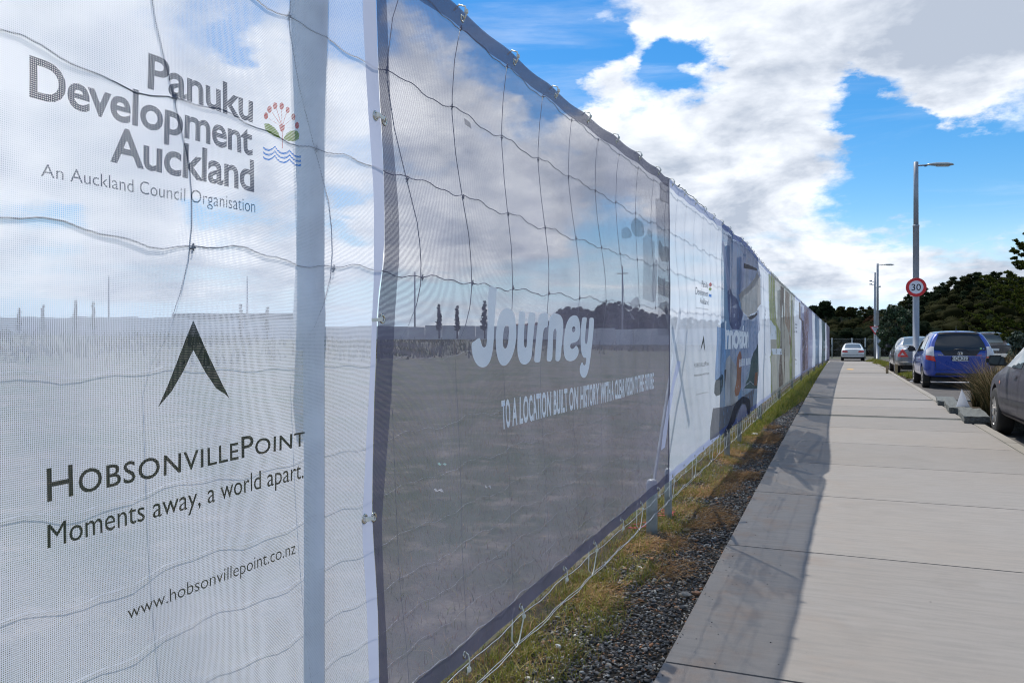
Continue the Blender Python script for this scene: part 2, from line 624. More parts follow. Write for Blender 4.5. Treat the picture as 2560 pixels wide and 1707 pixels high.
M['galv'] = simple('galvanised_steel', (.40, .44, .45), .5, .25, .25, 14, dirt=.4)
M['galv_pale'] = simple('galvanised_pale', (.66, .70, .74), .5, .25, .22, 12)
M['wire'] = simple('wire_steel', (.20, .21, .23), .5, .5, .2, 60)
M['wire_light'] = simple('wire_bright', (.42, .45, .49), .4, .5, .15, 60)
M['tie'] = simple('nylon_tie', (.82, .80, .70), .35, 0, .08, 30)
M['brass'] = simple('eyelet_metal', (.62, .58, .48), .25, 1.0, .15, 80)
M['lamp_metal'] = simple('lamp_grey_paint', (.30, .32, .35), .45, .3, .08, 5)
M['lamp_head'] = simple('lamp_head_paint', (.38, .42, .42), .4, .2, .08, 9)
M['lens'] = simple('lamp_lens', (.5, .52, .52), .15, 0, .05)
M['sign_red'] = simple('sign_red', (.62, .012, .018), .4, 0, .06)
M['sign_white'] = simple('sign_white', (.72, .72, .76), .4, 0, .03)
M['sign_black'] = simple('sign_black', (.01, .01, .012), .5, 0, .03)
M['sign_back'] = simple('sign_back', (.4, .41, .42), .4, .6, .1)
M['rubber'] = simple('tyre_rubber', (.018, .018, .018), .85, 0, .25, 30, bump=.2)
M['rim'] = simple('alloy_rim', (.45, .44, .43), .35, .8, .15, 20)
M['black_plastic'] = simple('black_plastic', (.015, .015, .017), .45, 0, .1)
M['dark_trim'] = simple('dark_trim', (.03, .03, .035), .6, 0, .1)
M['glass'] = glass_mat('car_glass')
M['glass_pale'] = glass_mat('car_glass_pale', (.10, .13, .15), .04)
M['chrome'] = simple('chrome', (.75, .76, .78), .12, 1.0, .04)
M['light_red'] = simple('tail_red', (.62, .015, .01), .2, 0, .15, 20, coat=.6)
M['light_clear'] = simple('tail_clear', (.62, .60, .60), .2, 0, .12, 40, coat=.6)
M['light_amber'] = simple('amber_lens', (.80, .16, .01), .25, 0, .1, coat=.5)
M['plate_white'] = simple('plate_white', (.68, .69, .68), .4, 0, .04)
M['stone_curb'] = simple('rough_stone', (.12, .13, .125), .9, 0, .4, 40, bump=.8)
M['soil'] = ground_mat('soil', (.045, .035, .027), (.06, .045, .03), (.03, .028, .025), 2.0)
M['paper'] = weave('white_corflute', (.82, .83, .86), hole=0, transl=.55)
M['wood'] = simple('treated_timber', (.30, .22, .12), .85, 0, .25, 20, bump=.3)
M['bark'] = simple('bark', (.07, .055, .045), .95, 0, .4, 14, bump=.8)
M['tinted'] = tinted('plant_tint', .95, .30, .04)
M['stones'] = tinted('gravel_tint', .75, 0, .4)
M['leaf'] = tinted('leaf_tint', .6, .2)
M['rope_red'] = simple('pink_string', (.65, .10, .14), .7, 0, .2, 30)

# ------------------------------------------------------------------ the fence line
FX = -1.05                                       # fence stands 1.05 m left of the camera


def off(y):                                      # the line swings slightly right further on
    return 0.0003 * max(y, 0) ** 2


def interp(x, pts):
    if x <= pts[0][0]:
        return pts[0][1]
    for (a, va), (b, vb) in zip(pts, pts[1:]):
        if x <= b:
            return va + (vb - va) * (x - a) / (b - a)
    return pts[-1][1]


def bp(px, py):
    """(along, height) on the banner plane for a place measured in the photograph"""
    d = ray(px, py)
    y = 3.0
    for _ in range(30):
        t = (FX + off(y)) / d.x
        y = d.y * t
    return y, CAM_H + d.z * t


def z_top(y):
    base = interp(y, [(1.5, 2.17), (2.1, 2.21), (3.0, 2.245), (5.3, 2.30), (7.8, 2.355), (12, 2.37), (30, 2.33), (45, 2.18), (52, 2.05)])
    return base + 0.007 * math.cos(2 * math.pi * (y - 2.15) / 0.47)       # sags a little between the ties


def z_bot(y):
    return interp(y, [(0, .21), (1.7, .22), (5.3, .25), (7.8, .28), (20, .26), (35, .22), (52, .15)]) - 0.006 * math.cos(2 * math.pi * (y - 2.15) / 0.47)


NEAR_POSTS = (1.467, 5.04, 5.52, 8.72)


def surf(y, z, layer=0.0):
    s = min(1, max(0, (z - .2) / 2.0))
    d = 0.010 * math.sin(2 * math.pi * y / 1.83 + z * 1.1) * math.sin(math.pi * s)
    d += 0.004 * math.sin(2 * math.pi * y / 0.47 + 1.2) * (1 - s) ** 3
    d += 0.004 * math.sin(2 * math.pi * y / 0.47 + .4) * s ** 4
    d += 0.003 * math.sin(2 * math.pi * (y * 1.1 + z * .7) / .36 + math.sin(z * 3)) * math.sin(math.pi * s)
    d += (0.06 * math.exp(-((y - 9.6) / 1.9) ** 2) - .035 * math.exp(-((y - 3.2) / 1.0) ** 2)) * s * s
    if y > 6:
        d += min(1, (y - 6) / 6) * 0.016 * math.sin(2 * math.pi * y / 1.15 + z * 2) * math.sin(math.pi * s)
    for q in NEAR_POSTS:
        d *= 1 - .9 * math.exp(-((y - q) / .16) ** 2)
    return Vector((FX + off(y) + d + layer * LAYER, y, z))


LAYER = 0.00012
GS = .05


def surfL(y, z, layer=0.0):
    """the near cloths as one triangulated 5 cm net, so print lies exactly on the cloth"""
    i, j = math.floor(y / GS + 1e-6), math.floor(z / GS + 1e-6)
    a, b = y / GS - i, z / GS - j
    P = _sx
    if a + b <= 1:
        s = P(i, j)
        x = s + a * (P(i + 1, j) - s) + b * (P(i, j + 1) - s)
    else:
        s = P(i + 1, j + 1)
        x = s + (1 - a) * (P(i, j + 1) - s) + (1 - b) * (P(i + 1, j) - s)
    return Vector((x + layer * LAYER, y, z))


import functools
_sx = functools.lru_cache(None)(lambda i, j: surf(i * GS, j * GS).x)


def cloth(name, yl, yr, zb, zt, mat, parent, layer=0, dy=.05, dz=.05):
    if yl(1.2) > 7.7:
        return cloth_far(name, yl, yr, zb, zt, mat, parent, layer * 4, dy, dz)
    def edge_z(yf, zf):
        z = zf(yf(1.2))
        for _ in range(6):
            z = zf(yf(z))
        return z
    L0, L1, R0, R1 = edge_z(yl, zb), edge_z(yl, zt), edge_z(yr, zb), edge_z(yr, zt)
    lp = []
    n = max(2, int((yr(R0) - yl(L0)) / .06))
    lp += [(yl(L0) + (yr(R0) - yl(L0)) * i / n, None, 0) for i in range(n + 1)]
    lp = [(y, zb(y)) for y, _, _ in lp]
    m = max(2, int((R1 - R0) / .06))
    lp += [(yr(R0 + (R1 - R0) * i / m), R0 + (R1 - R0) * i / m) for i in range(1, m)]
    n = max(2, int((yr(R1) - yl(L1)) / .06))
    lp += [(yr(R1) + (yl(L1) - yr(R1)) * i / n, zt(yr(R1) + (yl(L1) - yr(R1)) * i / n)) for i in range(n + 1)]
    m = max(2, int((L1 - L0) / .06))
    lp += [(yl(L1 + (L0 - L1) * i / m), L1 + (L0 - L1) * i / m) for i in range(1, m)]
    bm = bmesh.new()
    add_loops(bm, [lp])
    return lay_on(bm, name, mat, parent, layer)


def cloth_far(name, yl, yr, zb, zt, mat, parent, layer=0, dy=.05, dz=.05):
    """yl, yr: functions of z; zb, zt: functions of y"""
    h = zt((yl(1.2) + yr(1.2)) / 2) - zb((yl(1.2) + yr(1.2)) / 2)
    w = yr(1.2) - yl(1.2)
    nu, nv = max(1, int(round(w / dy))), max(1, int(round(h / dz)))
    V, F = [], []
    for j in range(nv + 1):
        for i in range(nu + 1):
            u, v = i / nu, j / nv
            z0 = 1.2
            for _ in range(2):
                y = yl(z0) + (yr(z0) - yl(z0)) * u
                z0 = zb(y) + (zt(y) - zb(y)) * v
            V.append(surf(y, z0, layer))
    for j in range(nv):
        for i in range(nu):
            a = j * (nu + 1) + i
            F.append((a, a + 1, a + nu + 2, a + nu + 1))
    return mesh_obj(name, V, F, mat, parent, True)


def grid_cut(bm, step, diag=False):
    for ax in (0, 1):
        cs = [v.co[ax] for v in bm.verts]
        lo, hi = min(cs), max(cs)
        c = math.ceil(lo / step) * step
        no = Vector((1, 0, 0)) if ax == 0 else Vector((0, 1, 0))
        while c < hi:
            p = no * c
            bmesh.ops.bisect_plane(bm, geom=bm.verts[:] + bm.edges[:] + bm.faces[:], dist=1e-6, plane_co=p, plane_no=no)
            c += step
    if diag:
        cs = [v.co.x + v.co.y for v in bm.verts]
        c = math.ceil(min(cs) / step) * step
        no = Vector((1, 1, 0)).normalized()
        while c < max(cs):
            bmesh.ops.bisect_plane(bm, geom=bm.verts[:] + bm.edges[:] + bm.faces[:], dist=1e-6, plane_co=Vector((c, 0, 0)), plane_no=no)
            c += step


def lay_on(bm, name, mat, parent, layer, step=.05):
    """bm flat in (along, height): cut into small faces and laid on the cloth"""
    near = min(v.co.x for v in bm.verts) < 7.75
    if near:
        step = GS
    grid_cut(bm, step, near)
    for v in bm.verts:
        v.co = surfL(v.co.x, v.co.y, layer) if near else surf(v.co.x, v.co.y, layer * 4)
    bmesh.ops.recalc_face_normals(bm, faces=bm.faces)
    for f in bm.faces:
        f.smooth = True
        if f.normal.x < 0:
            f.normal_flip()
    return bm_obj(name, bm, mat, parent)


from mathutils.geometry import tessellate_polygon


def add_loops(bm, loops):
    polys = [[Vector((a, b, 0)) for a, b in lp] for lp in loops]
    flat = [p for lp in polys for p in lp]
    vs = [bm.verts.new(p) for p in flat]
    for t in tessellate_polygon(polys):
        try:
            bm.faces.new([vs[i] for i in t])
        except ValueError:
            pass


def patch(name, shapes, mat, parent, layer, step=.05):
    bm = bmesh.new()
    for loops in shapes:
        add_loops(bm, loops)
    return lay_on(bm, name, mat, parent, layer, step)


def text_bm(s, caps=None, offset=0.0, spacing=1.0, word=1.0):
    cu = bpy.data.curves.new('t', 'FONT')
    cu.body = s
    cu.size = 1.0
    cu.offset = offset
    cu.space_character = spacing
    cu.space_word = word
    cu.resolution_u = 4
    if caps:
        cu.small_caps_scale = .76
        for i in range(len(s)):
            cu.body_format[i].use_small_caps = True
    o = bpy.data.objects.new('t', cu)
    COL.objects.link(o)
    dg = bpy.context.evaluated_depsgraph_get()
    me = bpy.data.meshes.new_from_object(o.evaluated_get(dg))
    bm = bmesh.new()
    bm.from_mesh(me)
    bpy.data.objects.remove(o)
    bpy.data.curves.remove(cu)
    bpy.data.meshes.remove(me)
    return bm


_b = text_bm('H')
CAPH = max(v.co.y for v in _b.verts)
_b.free()


def text_on(s, BL, BR, TL, TR, mat, parent, layer, name='lettering', **kw):
    """lay a line of print on the cloth: baseline ends and cap-height ends as photo pixels"""
    bm = text_bm(s, **kw)
    xs = [v.co.x for v in bm.verts]
    lo, hi = min(xs), max(xs)
    y0, z0 = bp(*BL)
    y1, z1 = bp(*BR)
    h0, h1 = bp(*TL)[1] - z0, bp(*TR)[1] - z1
    for v in bm.verts:
        u = (v.co.x - lo) / (hi - lo)
        v.co = Vector((y0 + (y1 - y0) * u, z0 + (z1 - z0) * u + (h0 + (h1 - h0) * u) * v.co.y / CAPH, 0))
    return lay_on(bm, name, mat, parent, layer)


def px_loops(pts, ox=0, oy=0, k=1.0):
    return [bp(ox + x / k, oy + y / k) for x, y in pts]


def ell(cx, cy, rx, ry, n=28, a0=0):
    return [(cx + rx * math.cos(a0 + 2 * math.pi * i / n), cy + ry * math.sin(a0 + 2 * math.pi * i / n)) for i in range(n)]


# ---------------------------------------------------------------- seam between the two near banners (measured edges)
def zfun(pts):
    q = sorted([(bp(x * 1.0884, y * 1.0884)[1], bp(x * 1.0884, y * 1.0884)[0]) for x, y in pts])
    return lambda z: interp(z, q)


seam_a = zfun([(832, 0), (842, 250), (857, 470), (856, 640), (850, 730), (845, 900), (838, 1100), (831, 1220), (843, 1400), (850, 1568)])
seam_b = zfun([(865, 0), (872, 300), (879, 480), (880, 590), (871, 640), (862, 705), (856, 900), (856, 1200), (868, 1400), (873, 1568)])
seam_c = zfun([(866, 0), (873, 300), (879, 480), (881, 590), (874, 640), (865, 705), (857, 900), (857, 1200), (869, 1400), (874, 1568)])
seam_d = zfun([(890, 0), (899, 300), (910, 500), (912, 590), (906, 690), (887, 1000), (878, 1200), (882, 1350), (893, 1568)])
HEM = .055


def hems(root, yl, yr, mat, layer=1.2, left=None, right=None, sides=True):
    cloth('top_hem', yl, yr, lambda y: z_top(y) - HEM, lambda y: z_top(y) + .004, mat, root, layer, .05, .03)
    cloth('bottom_hem', yl, yr, lambda y: z_bot(y) - .003, lambda y: z_bot(y) + HEM, mat, root, layer, .05, .03)
    lo, hi = (lambda y: z_bot(y) + HEM), (lambda y: z_top(y) - HEM)
    if left:
        cloth('side_hem', yl, left, lo, hi, mat, root, layer, .03, .05)
    if right:
        cloth('side_hem', right, yr, lo, hi, mat, root, layer, .03, .05)


def ring_mesh(r=.0095, t=.0032):
    # flat-ish torus lying in the yz plane, facing +x
    V, F = [], []
    n, m = 18, 7
    for i in range(n):
        a = 2 * math.pi * i / n
        for j in range(m):
            b = 2 * math.pi * j / m
            rr = r + t * math.cos(b)
            V.append((t * .7 * math.sin(b), rr * math.cos(a), rr * math.sin(a)))
    for i in range(n):
        for j in range(m):
            F.append((i * m + j, i * m + (j + 1) % m, ((i + 1) % n) * m + (j + 1) % m, ((i + 1) % n) * m + j))
    me = bpy.data.meshes.new('eyelet')
    me.from_pydata(V, [], F)
    me.polygons.foreach_set('use_smooth', [True] * len(me.polygons))
    me.materials.append(M['brass'])
    return me


RING = ring_mesh()


def eyelet(y, z, root):
    o = bpy.data.objects.new('eyelet', RING)
    COL.objects.link(o)
    o.location = surf(y, z, 5)
    o.parent = root
    return o


def const(v):
    return lambda z: v


# ---- near white banner ---------------------------------------------------------
wb = empty('mesh_banner', label='near white mesh banner with navy lettering and red flower emblem, at the left edge', cat='banner', group='mesh banners tied along the fence')
wb_main = cloth('mesh_panel', const(-1.2), seam_a, z_bot, z_top, M['white_mesh'], wb)
cloth('side_hem', seam_a, seam_b, z_bot, z_top, M['white_hem'], wb, 1.0, .02, .05)
cloth('top_hem', const(-1.2), seam_a, lambda y: z_top(y) - HEM, lambda y: z_top(y) + .004, M['white_hem'], wb, 1.2)
cloth('bottom_hem', const(-1.2), seam_a, lambda y: z_bot(y) - .003, lambda y: z_bot(y) + HEM, M['white_hem'], wb, 1.2)


def sponsor_print(root, K=None, dense=True):
    """K maps photo pixels of the near panel to (along, height); default identity"""
    pass


text_on('Panuku', (376, 218), (637, 304.5), (372, 132), (637, 232), M['ink_navy'], wb, 1, offset=.02, spacing=.95)
text_on('Development', (81, 239), (637, 388), (79, 139), (637, 316), M['ink_navy'], wb, 1, offset=.02, spacing=.95)
text_on('Auckland', (286, 401), (640, 479), (300, 318), (640, 403), M['ink_navy'], wb, 1, offset=.02, spacing=.95)
text_on('An Auckland Council Organisation', (112, 440), (642, 532), (115, 408), (642, 500), M['ink_navy'], wb, 1, offset=-.004)
# emblem: a red flower of seven petals, two green leaves, blue waves
EK = 5.2275


def e_px(x, y):
    return bp(640 + x / EK, 200 + y / EK)


em = []
petals = [(145, 470, 26, 46), (187, 385, 28, 48), (253, 340, 28, 48), (333, 345, 28, 48), (410, 395, 26, 42), (483, 487, 27, 46), (530, 597, 27, 46)]
for (x, y, rx, ry) in petals:
    pt = patch('petal', [[[e_px(a, b) for a, b in ell(x, y, rx, ry, 10)]]], M['ink_red'], wb, 1)
stems = []
for (x, y, rx, ry) in petals:
    x0, y0 = x + (340 - x) * .2, y + ry * .8
    stems.append([[e_px(x0 - 3, y0), e_px(x0 + 3, y0), e_px(345, 615), e_px(337, 615)]])
stems.append([[e_px(305, 590), e_px(378, 590), e_px(372, 650), e_px(348, 690), e_px(320, 660)]])
stems.append([[e_px(343, 690), e_px(351, 690), e_px(354, 895), e_px(346, 895)]])
patch('flower_stem', stems, M['ink_red'], wb, 1)
patch('leaf', [[[e_px(a, b) for a, b in [(125, 570), (180, 570), (250, 620), (300, 690), (325, 765), (250, 735), (180, 690), (135, 640)]]]], M['ink_green'], wb, 1)
patch('leaf', [[[e_px(a, b) for a, b in [(362, 770), (400, 700), (450, 665), (530, 665), (560, 710), (555, 770), (500, 808), (420, 800)]]]], M['ink_green'], wb, 1)
for dy in (0, 62, 125):
    up, dn = [], []
    for (x, y) in [(118, 870), (150, 895), (190, 905), (230, 890), (262, 858), (290, 905), (330, 940), (370, 950), (410, 940), (440, 912), (470, 950), (510, 985), (550, 995), (584, 990)]:
        k = dy * (1 - (x - 118) / 466 * .12)
        up.append(e_px(x, y + k)); dn.append(e_px(x, y + k + 27))
    patch('wave', [[up + dn[::-1]]], M['ink_blue'], wb, 1)
# chevron
C4K = 1.656


def c4(x, y):
    return bp(x / C4K, 760 + y / C4K)


patch('chevron', [[[c4(*p) for p in [(820, 68), (845, 125), (880, 205), (925, 300), (970, 391), (950, 372), (915, 350), (870, 285), (818, 190), (775, 275), (722, 362), (690, 400), (667, 426), (705, 340), (750, 230), (790, 135)]]]],
      M['ink_olive'], wb, 1)
text_on('HobsonvillePoint', (123, 1254), (762, 1113), (119.6, 1173), (764, 1068), M['ink_olive'], wb, 1, caps=True, offset=.006, spacing=1.06)
text_on('Moments away, a world apart.', (122.6, 1371), (760, 1194), (122.6, 1312), (758, 1152), M['ink_olive'], wb, 1)
text_on('www.hobsonvillepoint.co.nz', (324, 1549), (742, 1383), (324, 1516), (742, 1352), M['ink_olive'], wb, 1, offset=-.006)

# ---- grey "Journey" banner ------------------------------------------------------
J_END = 5.36
jb = empty('mesh_banner', label='grey mesh banner with white Journey lettering, nearest picture banner', cat='banner', group='mesh banners tied along the fence')
cloth('mesh_panel', seam_c, const(J_END), z_bot, z_top, M['grey_mesh'], jb)
hems(jb, seam_c, const(J_END), M['grey_hem'], left=seam_d, right=const(J_END - .05))

JK, JX, JY = 5.2275, 1150, 680


def j(x, y):
    return bp(JX + x / JK, JY + y / JK)


def smooth_loop(pts, it=2):
    for _ in range(it):
        out = []
        for i, p in enumerate(pts):
            q = pts[(i + 1) % len(pts)]
            out.append((p[0] * .75 + q[0] * .25, p[1] * .75 + q[1] * .25))
            out.append((p[0] * .25 + q[0] * .75, p[1] * .25 + q[1] * .75))
        pts = out
    return pts


def jl(loops):
    return [[j(*p) for p in smooth_loop(lp)] for lp in loops]


glyphs = [
    [[(425, 185), (518, 195), (518, 260), (490, 600), (470, 900), (430, 1090), (370, 1210), (290, 1255), (210, 1215), (155, 1090), (140, 930), (175, 905), (250, 850), (268, 910), (285, 975), (315, 985), (345, 965), (362, 850), (385, 600), (405, 330), (412, 195)]],
    [[(650, 468), (715, 490), (765, 570), (780, 720), (770, 920), (725, 1100), (660, 1210), (600, 1232), (545, 1190), (505, 1080), (495, 900), (515, 700), (555, 550), (600, 485)],
     [(648, 690), (675, 705), (678, 790), (665, 940), (640, 1005), (608, 990), (597, 920), (606, 790), (620, 715)]],
    [[(835, 508), (918, 515), (918, 600), (888, 900), (895, 985), (925, 990), (938, 900), (962, 600), (965, 522), (1040, 530), (1040, 600), (1010, 960), (995, 1130), (940, 1195), (870, 1214), (820, 1180), (790, 1080), (785, 960), (805, 760), (825, 590)]],
    [[(1085, 560), (1120, 535), (1205, 528), (1205, 620), (1195, 722), (1145, 728), (1130, 800), (1118, 960), (1103, 1150), (1095, 1180), (1030, 1180), (1030, 1120), (1050, 880), (1068, 640)]],
    [[(1222, 600), (1260, 550), (1320, 538), (1370, 570), (1392, 660), (1388, 800), (1370, 1060), (1355, 1165), (1292, 1165), (1292, 1110), (1308, 900), (1318, 790), (1310, 742), (1288, 742), (1270, 800), (1258, 1000), (1245, 1168), (1175, 1170), (1175, 1100), (1195, 850), (1215, 660)]],
    [[(1515, 558), (1568, 580), (1592, 680), (1590, 800), (1565, 890), (1510, 925), (1468, 930), (1462, 985), (1485, 1010), (1510, 985), (1530, 955), (1562, 1000), (1560, 1070), (1520, 1145), (1465, 1172), (1415, 1140), (1395, 1030), (1398, 880), (1415, 690), (1455, 590)],
     [(1510, 705), (1528, 735), (1520, 775), (1498, 790), (1480, 770), (1485, 725)]],
    [[(1618, 588), (1668, 590), (1665, 640), (1648, 870), (1652, 940), (1672, 940), (1682, 860), (1692, 640), (1695, 595), (1747, 598), (1745, 680), (1725, 950), (1710, 1150), (1690, 1290), (1655, 1370), (1615, 1388), (1580, 1350), (1566, 1270), (1585, 1200), (1608, 1170), (1620, 1215), (1645, 1220), (1660, 1170), (1665, 1115), (1640, 1125), (1610, 1095), (1592, 1010), (1592, 860), (1608, 660)]],
]
for g in glyphs:
    patch('letter', [jl(g)], M['ink_white'], jb, 2)
text_on('TO A LOCATION BUILT ON HISTORY WITH A CLEAR VISION TO THE FUTURE', (1255.6, 1071), (1637, 969.5), (1254, 1005), (1637, 933.5), M['ink_white'], jb, 2, offset=.03, spacing=1.08, word=.9, )#8)


# faint photograph printed on the grey banner
def crop_fn(ox, oy, k):
    return lambda x, y: bp(ox + x / k, oy + y / k)


q5 = crop_fn(1560, 440, 3.92)
q6 = crop_fn(1100, 330, 3.92)


def pic(parent, mat, fn, pts, layer=1, sm=1):
    return patch('printed_picture', [[[fn(*p) for p in (smooth_loop(pts, sm) if sm else pts)]]], mat, parent, layer, .08)


g_dark = ink('print_dark_grey', (.16, .165, .205), .64, .2, .5)
g_mid = ink('print_mid_grey', (.20, .195, .245), .66, .2, .5)
g_light = ink('print_light_grey', (.28, .275, .335), .66, .2, .5)
g_pale = ink('print_pale_grey', (.42, .42, .48), .62, .2, .5)
pic(jb, g_dark, q5, [(100, 560), (85, 480), (100, 440), (125, 400), (150, 425), (200, 450), (215, 540), (205, 590), (140, 600)])
pic(jb, g_mid, q5, [(0, 560), (0, 520), (45, 490), (90, 540), (100, 600), (0, 620)])
pic(jb, g_dark, q5, [(232, 510), (262, 530), (285, 610), (240, 600)])
pic(jb, g_light, q5, [(200, 605), (232, 575), (290, 640), (300, 640), (300, 1250), (205, 1200)], 1, 0)
pic(jb, g_mid, q5, [(350, 60), (430, 75), (435, 280), (350, 240)], 2, 0)
pic(jb, g_light, q5, [(305, 225), (350, 215), (437, 270), (440, 1560), (330, 1560), (335, 800)], 1, 0)
pic(jb, g_dark, q5, [(335, 650), (350, 625), (380, 700), (410, 685), (438, 730), (438, 850), (350, 830)], 2)
pic(jb, g_dark, q5, [(330, 980), (438, 1050), (438, 1200), (330, 1150)], 2, 0)
pic(jb, g_pale, q5, [(383, 1000), (398, 1010), (398, 1180), (383, 1175)], 3, 0)
pic(jb, g_pale, q5, [(330, 1060), (438, 1115), (438, 1122), (330, 1068)], 3, 0)
pic(jb, g_pale, q5, [(285, 880), (318, 800), (330, 860), (318, 1230), (280, 1230)], 2)
pic(jb, g_pale, q5, [(95, 1210), (150, 1170), (170, 1250), (130, 1310), (70, 1260)], 2)
pic(jb, g_pale, q5, [(75, 1330), (110, 1370), (130, 1415), (80, 1385)], 2)
pic(jb, g_mid, q5, [(330, 1250), (440, 1220), (440, 1380), (380, 1330)], 2)

# ---- further banners --------------------------------------------------------------
def banner(y0, y1, mat, hem, label):
    r = empty('mesh_banner', label=label, cat='banner', group='mesh banners tied along the fence')
    cloth('mesh_panel', const(y0 + .004), const(y1 - .004), z_bot, z_top, M[mat] if isinstance(mat, str) else mat, r, 0, .06 if y0 < 15 else .12, .08)
    hems(r, const(y0 + .004), const(y1 - .004), M[hem] if isinstance(hem, str) else hem)
    return r


w2 = banner(5.36, 7.80, 'white_mesh_dense', 'white_hem', 'white mesh banner between the grey Journey banner and the blue Innovation banner')
s3 = crop_fn(1700, 660, 4.61)


def text_s(s, fn, BL, BR, TL, TR, mat, parent, layer=1, **kw):
    bm = text_bm(s, **kw)
    xs = [v.co.x for v in bm.verts]
    lo, hi = min(xs), max(xs)
    (y0, z0), (y1, z1) = fn(*BL), fn(*BR)
    h0, h1 = fn(*TL)[1] - z0, fn(*TR)[1] - z1
    for v in bm.verts:
        u = (v.co.x - lo) / (hi - lo)
        v.co = Vector((y0 + (y1 - y0) * u, z0 + (z1 - z0) * u + (h0 + (h1 - h0) * u) * v.co.y / CAPH, 0))
    return lay_on(bm, 'lettering', mat, parent, layer, .1)


text_s('Panuku', s3, (248, 262), (313, 277), (247, 190), (313, 222), M['ink_navy'], w2, offset=.012)
text_s('Development', s3, (190, 348), (313, 376), (190, 265), (313, 314), M['ink_navy'], w2, offset=.012)
text_s('Auckland', s3, (228, 450), (313, 473), (230, 385), (313, 412), M['ink_navy'], w2, offset=.012)
text_s('An Auckland Council Organisation', s3, (197, 512), (313, 532), (197, 494), (313, 514), M['ink_navy'], w2)
patch('petal', [[[s3(a, b) for a, b in ell(335, 238, 12, 24, 12)]]], M['ink_red'], w2, 1)
patch('leaf', [[[s3(a, b) for a, b in ell(333, 290, 13, 20, 12)]]], M['ink_green'], w2, 1)
patch('wave', [[[s3(*p) for p in [(322, 345), (347, 350), (347, 385), (322, 376)]]]], M['ink_blue'], w2, 1)
patch('chevron', [[[s3(*p) for p in [(269, 820), (277, 900), (285, 1012), (273, 960), (268, 900), (258, 960), (245, 1015), (255, 930)]]]], M['ink_olive'], w2, 1)
text_s('HobsonvillePoint', s3, (177, 1192), (333, 1165), (177, 1128), (337, 1122), M['ink_olive'], w2, caps=True)
text_s('Moments away, a world apart.', s3, (172, 1300), (332, 1268), (172, 1268), (332, 1240), M['ink_olive'], w2)
text_s('www.hobsonvillepoint.co.nz', s3, (198, 1512), (313, 1482), (198, 1492), (313, 1462), M['ink_olive'], w2, offset=-.008)
# loose light strip of cloth at the joint
slv = [bp(1600 + x / 2.851, 550 + y / 2.851) for x, y in [(262, 1000), (282, 1010), (240, 1200), (202, 1430), (176, 1620), (150, 1640), (165, 1500), (205, 1260), (235, 1120)]]
patch('loose_flap', [[slv]], M['white_hem'], w2, 6)

blue = ink('print_sky_blue', (.15, .25, .42), .5, .12)
ib = banner(7.80, 11.50, blue, ink('print_blue_hem', (.10, .14, .36), .3), 'blue picture banner with white Innovation lettering and a printed street scene')
c5 = crop_fn(1600, 550, 2.851)
pic(ib, ink('p_lav', (.38, .42, .54), .4), c5, [(640, 620), (700, 640), (760, 700), (850, 640), (860, 780), (830, 900), (760, 1100), (745, 1240), (640, 1060)], 1, 0)
pic(ib, ink('p_violet', (.19, .22, .34), .4), c5, [(600, 100), (830, 290), (850, 400), (790, 480), (700, 560), (650, 620), (620, 500), (590, 300)], 1, 0)
pic(ib, ink('p_lightblue', (.20, .36, .60), .4), c5, [(538, 760), (640, 780), (600, 1060), (585, 1140), (530, 1140)], 1, 0)
pic(ib, ink('p_dkblue', (.10, .11, .22), .3), c5, [(615, 480), (655, 520), (690, 640), (730, 640), (700, 780), (640, 780), (622, 620)], 2, 1)
pic(ib, ink('p_stripe', (.45, .47, .62), .4), c5, [(565, 140), (580, 160), (625, 420), (630, 560), (612, 480), (580, 300)], 2, 1)
pic(ib, ink('p_stripe', (.45, .47, .62), .4), c5, [(700, 190), (716, 195), (712, 480), (694, 520)], 2, 0)
pic(ib, ink('p_beige', (.48, .43, .38), .3), c5, [(675, 535), (770, 450), (825, 370), (850, 420), (858, 600), (835, 640), (752, 690), (710, 640)], 3, 0)
pic(ib, ink('p_umber', (.07, .045, .04), .2), c5, [(750, 690), (800, 675), (835, 630), (828, 665), (790, 708), (770, 710)], 4, 0)
pic(ib, ink('p_umber', (.07, .045, .04), .2), c5, [(706, 308), (818, 348), (818, 362), (706, 345)], 4, 0)
pic(ib, ink('p_wall', (.50, .48, .46), .3), c5, [(612, 1010), (640, 960), (672, 1040), (702, 1050), (692, 1290), (655, 1320), (600, 1330)], 3, 0)
pic(ib, ink('p_umber', (.07, .045, .04), .2), c5, [(602, 1070), (616, 1062), (610, 1150), (600, 1200)], 4, 0)
pic(ib, ink('p_brick', (.42, .17, .08), .3), c5, [(692, 920), (712, 950), (722, 1010), (705, 1240), (668, 1262), (680, 1100), (672, 1000)], 4, 1)
pic(ib, ink('p_tree', (.035, .07, .055), .25), c5, [(826, 880), (855, 870), (842, 1060), (828, 1200), (745, 1200), (775, 1100), (800, 960)], 3, 0)
pic(ib, ink('p_pale', (.62, .63, .70), .3), c5, [(735, 1190), (782, 1145), (812, 1170), (812, 1176), (782, 1152), (738, 1198)], 5, 0)
pic(ib, ink('p_orange', (.45, .20, .12), .3), c5, [(816, 1090), (828, 1080), (824, 1180), (812, 1180)], 5, 0)
pic(ib, ink('p_road', (.12, .115, .13), .3), c5, [(520, 1340), (600, 1330), (690, 1290), (815, 1200), (805, 1330), (780, 1400), (500, 1570), (500, 1480)], 2, 0)
pic(ib, ink('p_darktree', (.03, .045, .045), .3), c5, [(526, 1150), (560, 1120), (580, 1090), (588, 1130), (580, 1240), (522, 1260)], 3, 1)
